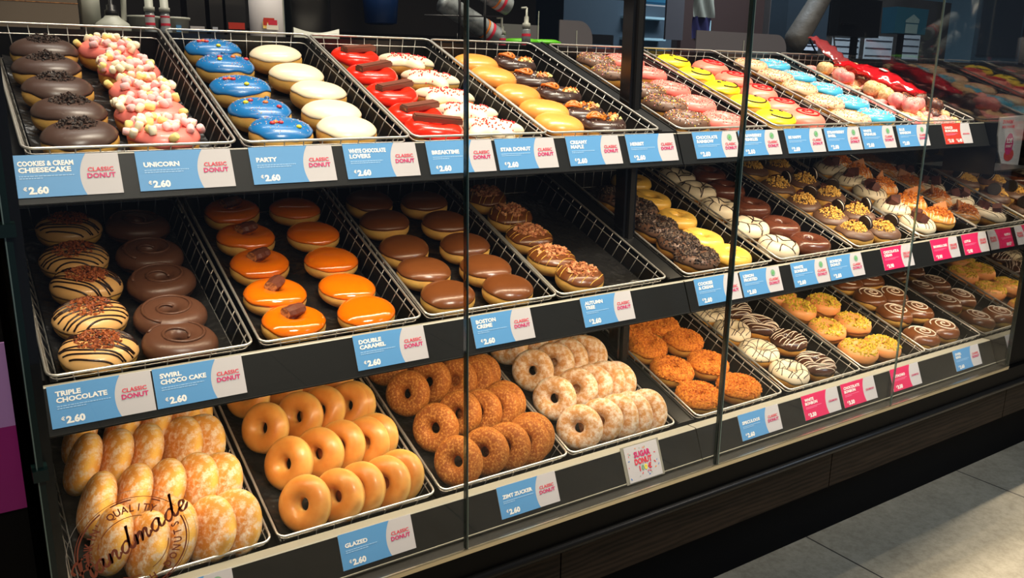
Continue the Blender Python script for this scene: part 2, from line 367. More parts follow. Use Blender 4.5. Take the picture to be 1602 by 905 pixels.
# sticker on the glass
SC=(0.1305,-0.5725)
stk=empty('glass_sticker',(SC[0],1.0300,SC[1])); tag(stk,'round brown transparent sticker on the glass reading Handmade','sticker')
def spt(r,deg,y=0.0): a=R(deg); return (r*math.cos(a),y,r*math.sin(a))
q=MB()
def ribbon(mb,pts,w,m,y=-0.0004):
    n=len(pts); L=[];Rr=[]
    for i in range(n):
        a=Vector(pts[max(i-1,0)]); b=Vector(pts[min(i+1,n-1)]); d=(b-a); d.normalize() if d.length>0 else None
        nn=Vector((-d.y,d.x)); ww=(w[i] if isinstance(w,list) else w)/2
        L.append((pts[i][0]+nn.x*ww,y,pts[i][1]+nn.y*ww)); Rr.append((pts[i][0]-nn.x*ww,y,pts[i][1]-nn.y*ww))
    mb.grid([L,Rr],m)
def arc(mb,r,a0,a1,w,m):
    n=max(4,int(abs(a1-a0)/4)); ribbon(mb,[(r*math.cos(R(a0+(a1-a0)*i/n)),r*math.sin(R(a0+(a1-a0)*i/n))) for i in range(n+1)],w,m)
RS=0.0655
arc(q,RS,38,196,0.0008,'sticker'); arc(q,RS,-75,22,0.0008,'sticker'); arc(q,RS*.955,56,66,0.0016,'sticker'); arc(q,RS*.955,88,110,0.0016,'sticker'); arc(q,RS*.955,122,200,0.0018,'sticker'); arc(q,RS*.955,-72,24,0.0018,'sticker')
arc(q,RS*.62,72,150,0.0010,'sticker'); arc(q,RS*.62,158,170,0.0010,'sticker'); arc(q,RS*.62,188,212,0.0010,'sticker'); arc(q,RS*.64,-112,-82,0.001,'sticker'); arc(q,RS*.62,-62,-2,0.0010,'sticker')
o=q.build('ring_lines',stk)
q=MB(); arc(q,RS*1.14,0,360,0.0004,'stline'); q.build('clear_edge',stk)
def curved(mb,s,r,a0,a1,h,top=True):
    n=len(s)
    for i,ch in enumerate(s):
        if ch==' ': continue
        a=a0+(a1-a0)*i/(n-1); V,F,x0,x1,y0,y1=textmesh(ch,0.02); k=h/0.73
        c=(x0+x1)/2; ang=R(a-90) if top else R(a+90)
        pts=[]
        for v in V:
            x=(v[0]-c)*k*0.85; y=v[1]*k-(0 if top else h); yy=y+0
            px=r*math.cos(R(a)); pz=r*math.sin(R(a))
            if not top: yy=y+h/2
            else: yy=y-h/2
            pts.append((px+x*math.cos(ang)-yy*math.sin(ang),-0.0004,pz+x*math.sin(ang)+yy*math.cos(ang)))
        mb.add(pts,F,'sticker')
q=MB(); curved(q,"DUNKIN' QUALITY",RS*.79,190,60,0.0098); q.build('upper_lettering',stk); q=MB(); curved(q,"FRESH DONUTS",RS*.79,242,377,0.0098,False); q.build('lower_lettering',stk)
def catmull(pts,sub=6):
    out=[]; n=len(pts)
    for i in range(n-1):
        p0=pts[max(i-1,0)];p1=pts[i];p2=pts[i+1];p3=pts[min(i+2,n-1)]
        for k in range(sub):
            t=k/sub; out.append(tuple(0.5*((2*p1[j])+(-p0[j]+p2[j])*t+(2*p0[j]-5*p1[j]+4*p2[j]-p3[j])*t*t+(-p0[j]+3*p1[j]-3*p2[j]+p3[j])*t**3) for j in (0,1)))
    out.append(pts[-1]); return out
A_=[(.52,.46),(.36,.54),(.14,.42),(.06,.18),(.18,.0),(.36,.08),(.50,.40),(.53,.5),(.48,.2),(.54,.02),(.68,.06),(.80,.2)]
D_=[(.50,.44),(.34,.52),(.14,.40),(.06,.18),(.18,.0),(.36,.08),(.50,.40),(.60,.9),(.64,1.15),(.52,.5),(.50,.15),(.58,.0),(.70,.06),(.82,.2)]
N_=[(-.02,.2),(.10,.5),(.08,.2),(.04,.0),(.16,.32),(.34,.52),(.42,.42),(.38,.15),(.44,.0),(.56,.06),(.66,.2)]
M_=[(-.02,.2),(.10,.5),(.08,.2),(.04,.0),(.16,.32),(.30,.52),(.38,.42),(.34,.0),(.46,.32),(.60,.52),(.68,.42),(.64,.15),(.70,.0),(.82,.06),(.92,.2)]
E_=[(-.02,.2),(.2,.24),(.36,.36),(.34,.5),(.2,.52),(.08,.36),(.08,.12),(.2,.0),(.38,.06),(.56,.26)]
H1=[(-.34,.62),(-.42,.85),(-.2,1.05),(.1,1.08),(.28,1.1)]; H2=[(.12,1.12),(.0,.6),(-.12,.05),(-.3,-.12),(-.5,-.05),(-.44,.12)]; H3=[(.56,1.18),(.44,.8),(.36,.3),(.38,.02),(.5,.0),(.62,.2)]; H4=[(-.16,.48),(.1,.54),(.3,.5),(.48,.54)]
strokes=[H1,H2,H3,H4]; xo=.60
for L_,adv in ((A_,.80),(N_,.66),(D_,.82),(M_,.92),(A_,.80),(D_,.82),(E_,.5)):
    strokes.append([(x+xo,y) for x,y in L_]); xo+=adv
tot=xo+.45; K=0.150/tot; th=R(28); q=MB()
sx,sz=(0.0660-SC[0],-0.6085-SC[1])
for s_ in strokes:
    c=catmull(s_); pts=[]
    for x,y in c:
        x=(x+y*.30+.42)*K; y=y*K*1.15; pts.append((sx+x*math.cos(th)-y*math.sin(th),sz+x*math.sin(th)+y*math.cos(th)))
    n=len(pts); ribbon(q,pts,[0.0028+0.0009*math.sin(i*0.55) for i in range(n)],'sticker',-0.0007)
q.build('script_lettering',stk)

# ------------------------------------------------------------------ price labels on the strips
def price_label(row,x,w,name,kind,price,leaf,desc,right=None,loose=False):
    fy,fz=FRONT[row]; h=0.0535
    root=empty('price_label'); tag(root,desc,'price label')
    ex=Vector((1,0,0)); ey=Vector((0,math.sin(TILT),math.cos(TILT))); ez=ex.cross(ey)
    top=Vector((x,fy-0.020,fz-0.008) if row!='B' else (x,fy-0.025,fz-0.010))+ey*0.0015
    o=top-ey*h-ex*w/2+ez*0.0015
    root.matrix_world=Matrix.Translation(o)@Matrix((ex,ey,ez)).transposed().to_4x4()
    q=MB(); q.box((0,0,-0.0008),(w,h,0.0),'card'); card=q.build('card',root)
    pm={'b':'lblue','p':'lpink','r':'lred'}[kind]
    r=0.055; cx=0.615*w+r; cy=h*0.42; arcp=[]
    for i in range(13):
        y=h*i/12; arcp.append((cx-math.sqrt(max(0,r*r-(y-cy)**2)),y,0.0003))
    L=[(0,h*i/12,0.0003) for i in range(13)]
    q=MB(); q.grid([L,arcp],pm); q.build('colour_panel',card)
    q=MB(); lines=name.split('|'); y=h*(0.66 if len(lines)==1 else 0.74)
    hh=0.0062
    if len(lines)==1: y=h*0.60
    for ln in [l for l in lines if l]: addtext(q,ln,w*0.07,y,hh,'ltext',z=0.0006,maxw=w*0.50,bold=0.042,wscale=1.14); y-=hh*1.32
    if q.v: q.build('product_name',card)
    q=MB(); fm='lfine' if kind=='b' else 'lpfine'
    rnd=random.Random(len(name)*7+int(x*100))
    yy=y+hh*0.45
    for k in range(2):
        xx=w*0.07; end=w*(0.48+0.1*rnd.random()) if k==0 else w*(0.25+0.25*rnd.random())
        while xx<end:
            ww=0.0015+0.003*rnd.random(); q.box((xx,yy-k*0.0028,0.0004),(min(xx+ww,end),yy-k*0.0028+0.0011,0.0006),fm); xx+=ww+0.0008
    q.build('fine_print',card)
    q=MB()
    for i,pr in enumerate(price.split('|')):
        bx=w*0.09+i*w*0.30
        addtext(q,'€',bx,h*0.16,0.0046,'ltext',z=0.0006,bold=0.03)
        addtext(q,pr,bx+0.0055,h*0.085,0.0086,'ltext',z=0.0006,bold=0.05,wscale=1.05,maxw=w*0.24)
    q.build('price',card)
    q=MB(); tx=0.815*w; ty=h*(0.30 if leaf else 0.40)
    if kind=='b':
        addtext(q,'CLASSIC',tx,ty+0.0084,0.0054,'tred',z=0.0006,maxw=w*0.27,align='C',bold=0.025,wscale=1.1)
        addtext(q,'DONUT',tx,ty,0.0062,'tmag',z=0.0006,maxw=w*0.27,align='C',bold=0.035,wscale=1.2)
    elif kind=='p' and right:
        addtext(q,right,tx,ty+0.002,0.0046,'tmag',z=0.0006,maxw=w*0.27,align='C',bold=0.03)
    elif kind=='p':
        addtext(q,'DELUXE',tx,ty+0.0078,0.0062,'tred',z=0.0006,maxw=w*0.25,align='C',bold=0.03); addtext(q,'DONUT',tx,ty,0.0062,'tred',z=0.0006,maxw=w*0.25,align='C',bold=0.03)
    else:
        addtext(q,'MUNCHKINS',tx,ty+0.002,0.0038,'tred',z=0.0006,maxw=w*0.25,align='C',bold=0.03)
    q.build('range_name',card)
    if leaf:
        q=MB(); c=(tx+0.001,h*0.76)
        q.add([(c[0]+0.0068*math.cos(i*math.pi/12),c[1]+0.0068*math.sin(i*math.pi/12),0.0005) for i in range(24)],[tuple(range(24))],'leaf')
        lf=[(c[0]-0.003+0.006*t,c[1]-0.003+0.006*t) for t in (0,.25,.5,.75,1)]
        ribbon2=[(p[0],p[1],0.0008) for p in lf]; q.add([(c[0]-0.003,c[1]-0.003,0.0008),(c[0]+0.001,c[1]-0.002,0.0008),(c[0]+0.0035,c[1]+0.0035,0.0008),(c[0]-0.002,c[1]+0.001,0.0008)],[(0,1,2,3)],'sp_gr')
        q.build('leaf_badge',card)
LAB=[
('T',.120,.122,'COOKIES & CREAM|CHEESECAKE','b','2.60',0),('T',.262,.122,'UNICORN','b','2.60',0),('T',.409,.122,'PARTY','b','2.60',0),('T',.547,.120,'WHITE CHOCOLATE|LOVERS','b','2.60',0),
('T',.686,.122,'BREAKTIME','b','2.60',0),('T',.814,.121,'STAR DONUT','b','2.60',0),('T',.960,.120,'CREAMY|MAPLE','b','2.60',0),('T',1.098,.122,'HERBST','b','2.60',0),
('T',1.270,.124,'CHOCOLATE|RAINBOW','b','2.60',1),('T',1.398,.121,'STRAWBERRY|SPRINKLES','b','2.60',1),('T',1.542,.125,'BE HAPPY','b','2.60',1),('T',1.675,.125,'STRAWBERRY|SWIRL','b','2.60',1),('T',1.806,.126,'WHITE|SPRINKLES','b','2.60',1),('T',1.947,.126,'BLUE|RAINBOW','b','2.60',1),('T',2.141,.126,'CHOCO|MUNCHKINS','r','3.10|6.40',0),
('M',.126,.122,'TRIPLE|CHOCOLATE','b','2.60',0),('M',.248,.118,'SWIRL|CHOCO CAKE','b','2.60',0),('M',.534,.120,'DOUBLE|CARAMEL','b','2.60',0),('M',.741,.119,'BOSTON|CREME','b','2.60',0),('M',.969,.119,'AUTUMN|TREE','b','2.60',0),
('M',1.257,.126,'COOKIES|& CREAM','b','2.60',1),('M',1.386,.122,'LEMON|FROSTED','b','2.60',1),('M',1.546,.122,'WHITE|BONBON','b','2.60',1),('M',1.672,.126,'BONBON|DONUT','b','2.60',1),('M',1.873,.123,'CHOCOLATE &|CREAM','p','3.90',0),('M',2.080,.121,'BROWNIE & CAKE','p','3.90',0),('M',2.222,.120,'LOTUS','p','3.90',0),
('B',.197,.122,'','b','2.60',1),('B',.476,.122,'GLAZED','b','2.60',0),('B',.759,.122,'ZIMT ZUCKER','b','2.60',0),
('B',1.351,.125,'SPECULOOS','b','2.60',0),('B',1.553,.126,'WHITE|BONBON','p','3.50',0),('B',1.691,.125,'CHOCOLATE|BONBON','p','3.50',0),('B',1.878,.118,'PISTACHIO','p','3.50',0),('B',2.155,.123,'SWIRL|RING','b','2.60',0)]
tiers={'T':'top','M':'middle','B':'bottom'}; colw={'b':'blue and white','p':'pink and white','r':'red and white'}
for row,x,w,nm,kd,pr,lf in LAB:
    if nm=='': d='blue and white price label cut by the lower frame edge, bottom left'
    else: d='%s price label reading %s on the %s shelf'%(colw[kd],nm.replace('|',' ').replace('&','and'),tiers[row])
    price_label(row,x,w,nm,kd,pr,lf,d,right='CROMOSO' if (row=='B' and kd=='p') else None)
# confetti card
def sugar_card():
    row='B'; fy,fz=FRONT[row]; x=1.02; w=.082; h=.066
    root=empty('promotion_card'); tag(root,'square white confetti card reading SUGAR DONUT in a clear holder','promotion card')
    ex=Vector((1,0,0)); ey=Vector((0,math.sin(TILT),math.cos(TILT))); ez=ex.cross(ey)
    o=Vector((x,fy-0.025,fz-0.010))-ey*(h-0.004)-ex*w/2+ez*0.003
    root.matrix_world=Matrix.Translation(o)@Matrix((ex,ey,ez)).transposed().to_4x4()
    q=MB(); q.box((0,0,-0.001),(w,h,0),'card'); q.build('card',root)
    q=MB(); q.box((-0.007,-0.002,-0.0018),(w+0.006,h+0.002,-0.0011),'ledge'); q.build('clear_holder',root)
    q=MB(); addtext(q,'SUGAR',w/2,h*.66,0.0105,'tmag',z=.0006,align='C',bold=.05,maxw=w*.5); addtext(q,'DONUT',w/2,h*.46,0.0105,'tred',z=.0006,align='C',bold=.05,maxw=w*.52)
    for i,(c,m_) in enumerate(zip('100€',('tred','leaf','candy_y','tred'))): addtext(q,c,w*(.36+.09*i+(.03 if i==3 else 0)),h*.27,0.0095,m_,z=.0006,align='C',bold=.05)
    q.build('lettering',root)
    q=MB(); rn=random.Random(3)
    for i in range(46):
        px,py=rn.uniform(.04,.96)*w,rn.uniform(.05,.95)*h
        if .2*w<px<.8*w and .22*h<py<.85*h: continue
        a=rn.uniform(0,3.14); l=rn.uniform(.0012,.0022); c,s=math.cos(a)*l,math.sin(a)*l
        q.add([(px-c+s*.4,py-s-c*.4,.0005),(px+c+s*.4,py+s-c*.4,.0005),(px+c-s*.4,py+s+c*.4,.0005),(px-c-s*.4,py-s+c*.4,.0005)],[(0,1,2,3)],rn.choice(['sp_red','leaf','sp_bl','sp_or','tred']))
    tag(q.build('confetti',root),kind='stuff')
sugar_card()

# ------------------------------------------------------------------ wire baskets
def rrect(hw,y0,y1,z0,z1,r,k=4):
    c=[(hw-r,y0+r,-90),(hw-r,y1-r,0),(-hw+r,y1-r,90),(-hw+r,y0+r,180)]; out=[]
    for cx,cy,a in c:
        for i in range(k+1):
            t=R(a+90*i/k); x=cx+r*math.cos(t); y=cy+r*math.sin(t); out.append((x,y,z0+(z1-z0)*(y-y0)/(y1-y0)))
    return out
def floorz(v): return -DF-(DB-DF)*v/BL
def basket_meshes():
    hw=BW/2; M={}
    q=MB(); q.tube(rrect(hw,0,BL,0,0,0.012),0.0021,'wire',8,True); M['rim']=q.mesh('rim',True)
    q=MB(); ins=0.014; rw=0.00095
    q.tube(rrect(hw-0.004,0.004,BL-0.004,-0.010,-0.016,0.010),0.0011,'wire',6,True)
    q.tube(rrect(hw-ins,ins*.6,BL-ins,floorz(0)+.003,floorz(BL)+.003,0.010),0.0011,'wire',6,True)
    n=9
    for i in range(1,n):
        u=-hw+BW*i/n; q.tube([(u,0,-.001),(u*.94,ins*.6,floorz(0)+.002)],rw,'wire',5); q.tube([(u,BL,-.001),(u*.94,BL-ins,floorz(BL)+.002)],rw,'wire',5)
    n=16
    for i in range(1,n):
        v=BL*i/n
        for s in (-1,1): q.tube([(s*hw,v,-.001),(s*(hw-ins),v,floorz(v)+.002)],rw,'wire',5)
    M['wire_mesh']=q.mesh('wire_mesh',True)
    q=MB(); t=0.0015
    def wall(a,b,c,d): q.add([a,b,c,d],[(0,1,2,3)],'tray')
    o=0.0045
    F=[(-hw+ins-o,ins*.6-o*.5,floorz(0)-.001),(hw-ins+o,ins*.6-o*.5,floorz(0)-.001),(hw-ins+o,BL-ins+o,floorz(BL)-.001),(-hw+ins-o,BL-ins+o,floorz(BL)-.001)]
    T_=[(-hw+.003,.003,-.012),(hw-.003,.003,-.012),(hw-.003,BL-.001,-.006),(-hw+.003,BL-.001,-.006)]
    q.add(F+T_,[(0,1,5,4),(1,2,6,5),(2,3,7,6),(3,0,4,7),(0,3,2,1)],'tray'); M['tray']=q.mesh('tray')
    rn=random.Random(5); P_=[]
    for i in range(25):
        rowp=[]
        for j in range(13):
            u=(-1+2*j/12)*(hw-ins-.002); v=.012+(BL-.03)*i/24; edge=max(0,abs(u)-(hw-ins-.02))/.02
            rowp.append((u,v,floorz(v)+.0035+(rn.uniform(-.0018,.0018)+.0042*(abs(math.sin(v*31+u*22))*abs(math.sin(u*40-v*9))-.35))*(1-edge)+.006*edge*edge))
        P_.append(rowp)
    q=MB(); q.grid(P_,'liner'); M['liner']=q.mesh('liner',True)
    return M
BM=basket_meshes()
BX={'T':[.208,.4805,.7485,1.0135,1.326,1.609,1.872,2.142],'M':[.200,.473,.745,1.012,1.325,1.607,1.883,2.152],'B':[.193,.466,.740,1.008,1.331,1.613,1.886,2.150]}
BN={'T':['cookies and cheesecake donuts','blue and white iced donuts','red bar donuts and star donuts','maple and pretzel donuts','pink sprinkle donuts','smiley and red swirl donuts','turquoise iced donuts','mixed donut holes'],
'M':['striped donuts and chocolate swirl rings','orange caramel donuts','plain chocolate donuts','nut topped donuts, half empty','lemon and crumb rings','white and chocolate rings','black biscuit donuts','caramel biscuit donuts'],
'B':['sugared filled buns','standing glazed rings','standing cinnamon rings','standing powdered sugar rings','golden crumb rings','striped white and brown rings','pistachio crumb rings','white spiral chocolate donuts']}
BMAT={}
for row in 'TMB':
    fy,fz=FRONT[row]; a=ANG[row]
    for i,x in enumerate(BX[row]):
        r=empty('wire_basket'); tag(r,'chrome wire basket holding the %s on the %s shelf'%(BN[row][i],tiers[row]),'basket','wire baskets in the display case')
        Mx=Matrix.Translation((x,fy,fz))@Matrix.Rotation(a,4,'X'); r.matrix_world=Mx; BMAT[row,i]=Mx
        for k in ('rim','wire_mesh','tray','liner'):
            o=bpy.data.objects.new(k,BM[k]); link(o,r)
            if k=='liner': o.location=(0,0,0); o.scale=(1 if i%2 else -1,1,1)
def bfloor(row,i,u,v,h=0.0):
    """frame on the floor of a basket: x across, y up the slope, z away from it"""
    return BMAT[row,i]@Matrix.Translation((u,v*math.cos(DN),-DF-v*math.sin(DN)+0.0040))@Matrix.Rotation(-DN,4,'X')@Matrix.Translation((0,0,h))

# ------------------------------------------------------------------ donut shapes
def sp(x,e): return math.copysign(abs(x)**e,x)
class Filled:
    def __init__(s,Rr=.0465,H=.046,lobes=0,amp=0.0,wob=.02,seed=1):
        s.R=Rr;s.H=H;s.lobes=lobes;s.amp=amp;s.seed=seed;s.wob=wob; s.rng=(-90,90)
    def rm(s,th): 
        f=1+s.wob*math.sin(2*th+s.seed)+s.wob*.6*math.sin(3*th+2.1*s.seed)
        if s.lobes: f*=1+s.amp*math.cos(s.lobes*th)
        return f
    def pt(s,th,t,off=0.0):
        c,sn=math.cos(R(t)),math.sin(R(t)); r=s.R*(max(c,0)**.62)*s.rm(th)+off*max(c,0)**.5; z=s.H/2*(1+sp(sn,.90))+off*sn
        return Vector((r*math.cos(th),r*math.sin(th),z))
    def top(s,x,y,off=0.0):
        th=math.atan2(y,x); r=min(math.hypot(x,y)/(s.R*s.rm(th)),.985); c=r**(1/.62); t=math.degrees(math.acos(c)); return s.pt(th,t,off)
    def edge(s): return (0,90)
class Ring:
    def __init__(s,Rr=.0475,H=.041,hole=.010,wob=.02,seed=1):
        s.R=Rr;s.H=H; s.r=(Rr-hole)/2; s.Rm=(Rr+hole)/2; s.seed=seed; s.wob=wob
    def rm(s,th): return 1+s.wob*math.sin(2*th+s.seed)+s.wob*.6*math.sin(3*th+2.1*s.seed)
    def pt(s,th,t,off=0.0):
        c,sn=math.cos(R(t)),math.sin(R(t)); rr=(s.Rm+(s.r)*sp(c,.85)+off*c)*s.rm(th); z=s.H/2*(1+sp(sn,.9))+off*sn
        return Vector((rr*math.cos(th),rr*math.sin(th),z))
    def top(s,x,y,off=0.0):
        th=math.atan2(y,x); c=(math.hypot(x,y)/s.rm(th)-s.Rm)/s.r; c=max(-.985,min(.985,c)); t=math.degrees(math.acos(sp(c,1/.85))); return s.pt(th,t,off)
def body(sh,mat,nt=40,ns=20):
    q=MB(); ring=isinstance(sh,Ring)
    if ring: G=[[sh.pt(2*math.pi*i/nt,360*j/ns) for j in range(ns)] for i in range(nt)]; q.grid(G,mat,True,True)
    else: G=[[sh.pt(2*math.pi*i/nt,-88+176*j/ns) for j in range(ns+1)] for i in range(nt)]; q.grid(G,mat,True,False); q.f.append(tuple(i*(ns+1) for i in range(nt))); q.m.append(0); q.f.append(tuple(i*(ns+1)+ns for i in range(nt))); q.m.append(0)
    return q
def icing(sh,mat,edge=12,wob=7,th_off=.0016,seed=1,nt=56,ns=14,tin=172):
    q=MB(); rn=random.Random(seed); ph=[rn.uniform(0,6.28) for _ in range(4)]; ring=isinstance(sh,Ring); G=[]
    for i in range(nt):
        a=2*math.pi*i/nt; w=math.sin(3*a+ph[0])+.7*math.sin(5*a+ph[1])+.5*math.sin(8*a+ph[2]); t0=edge+wob*w*.6
        t1=(tin-wob*.4*math.sin(4*a+ph[3])) if ring else 89.2; rowp=[sh.pt(a,t0,-.0004)]
        for j in range(ns+1):
            f=j/ns; t=t0+(t1-t0)*f; o=th_off*min(1,(f*ns+.6)/1.6)
            if ring and j>=ns-1: o*=.6
            rowp.append(sh.pt(a,t,o))
        if ring: rowp.append(sh.pt(a,t1+3,-.0004))
        G.append(rowp)
    q.grid(G,mat,True,False)
    if not ring: k=len(G[0]); q.f.append(tuple(i*k+k-1 for i in range(nt))); q.m.append(0)
    return q
def ico(mb,c,r,m,rn,squash=1.0,irr=.3):
    base=[(1,0,0),(-1,0,0),(0,1,0),(0,-1,0),(0,0,1),(0,0,-1)]
    rot=Matrix.Rotation(rn.uniform(0,6.28),3,'Z')@Matrix.Rotation(rn.uniform(0,6.28),3,'X')
    vs=[]
    for b in base:
        v=rot@(Vector(b)*r*rn.uniform(1-irr,1+irr)); v.z*=squash; vs.append(Vector(c)+v)
    mb.add(vs,[(0,2,4),(2,1,4),(1,3,4),(3,0,4),(2,0,5),(1,2,5),(3,1,5),(0,3,5)],m)
def cube(mb,c,r,m,rn,irr=.25,sc_=(1,1,1)):
    rot=Matrix.Rotation(rn.uniform(0,6.28),3,'Z')@Matrix.Rotation(rn.uniform(-.5,.5),3,'X')@Matrix.Rotation(rn.uniform(-.5,.5),3,'Y'); vs=[]
    for x,y,z in ((-1,-1,-1),(1,-1,-1),(1,1,-1),(-1,1,-1),(-1,-1,1),(1,-1,1),(1,1,1),(-1,1,1)):
        vs.append(Vector(c)+rot@Vector((x*sc_[0]*rn.uniform(1-irr,1),y*sc_[1]*rn.uniform(1-irr,1),z*sc_[2]*rn.uniform(1-irr,1)))*r)
    mb.add(vs,[(0,3,2,1),(4,5,6,7),(0,1,5,4),(1,2,6,5),(2,3,7,6),(3,0,4,7)],m)
def discpt(rn,r0,r1,cx=0,cy=0):
    a=rn.uniform(0,6.283); r=math.sqrt(rn.uniform(r0*r0,r1*r1)); return cx+r*math.cos(a),cy+r*math.sin(a)
def sprinkles(sh,mats,n,seed,r0=.0,r1=.042,ln=.0022,rad=.0006,off=.0018):
    rn=random.Random(seed); q=MB()
    for _ in range(n):
        x,y=discpt(rn,r0,r1); p=sh.top(x,y,off); a=rn.uniform(0,6.28); p2=sh.top(x+math.cos(a)*ln,y+math.sin(a)*ln,off); q.tube([p,p2],rad,rn.choice(mats),4)
    return q
def crumbs(sh,mats,n,seed,r0,r1,size,pile=0.0,cx=0,cy=0,off=.0015,shape=ico,peak=None):
    rn=random.Random(seed); q=MB()
    for _ in range(n):
        x,y=discpt(rn,r0,r1,cx,cy); p=sh.top(x,y,off); d=math.hypot(x-cx,y-cy)/max(r1,1e-6); p.z+=rn.random()*pile*max(0,1-d*d)
        shape(q,p,size*rn.uniform(.5,1.25),rn.choice(mats),rn)
    return q
def line_on(sh,pts,rad,m,mb,off=.0018,n=5):
    mb.tube([sh.top(x,y,off) for x,y in pts],rad,m,n)
def stripes(sh,m,n,ang,rad,seed,Rr=.045,wig=.002,cross=0,off=.0018):
    rn=random.Random(seed); q=MB()
    for s in range(n):
        d=(-1+2*(s+.5)/n)*Rr*.92+rn.uniform(-.001,.001); L=math.sqrt(max(0,Rr*Rr-d*d)); a=ang+(rn.uniform(-.12,.12)); ph=rn.uniform(0,6)
        if isinstance(sh,Ring) and abs(d)<.009: segs=[(-L,-math.sqrt(max(0,.0125**2-d*d))),(math.sqrt(max(0,.0125**2-d*d)),L)]
        else: segs=[(-L,L)]
        for l0,l1 in segs:
            pts=[]
            for k in range(13):
                t=l0+(l1-l0)*k/12; dd=d+wig*math.sin(t*90+ph); pts.append((t*math.cos(a)-dd*math.sin(a),t*math.sin(a)+dd*math.cos(a)))
            line_on(sh,pts,rad,m,q,off)
    return q
def spiral(r0,r1,turns,n=60,a0=0): return [((r0+(r1-r0)*i/n)*math.cos(a0+turns*6.283*i/n),(r0+(r1-r0)*i/n)*math.sin(a0+turns*6.283*i/n)) for i in range(n+1)]
def blob(mb,c,rx,ry,rz,m,n=10,k=6,M=None):
    vs=[]
    for i in range(k+1):
        t=math.pi*i/k
        for j in range(n):
            a=2*math.pi*j/n; v=Vector((rx*math.sin(t)*math.cos(a),ry*math.sin(t)*math.sin(a),rz*math.cos(t)))
            if M is not None: v=M@v
            vs.append(Vector(c)+v)
    mb.add(vs,[(i*n+j,i*n+(j+1)%n,(i+1)*n+(j+1)%n,(i+1)*n+j) for i in range(k) for j in range(n)],m)

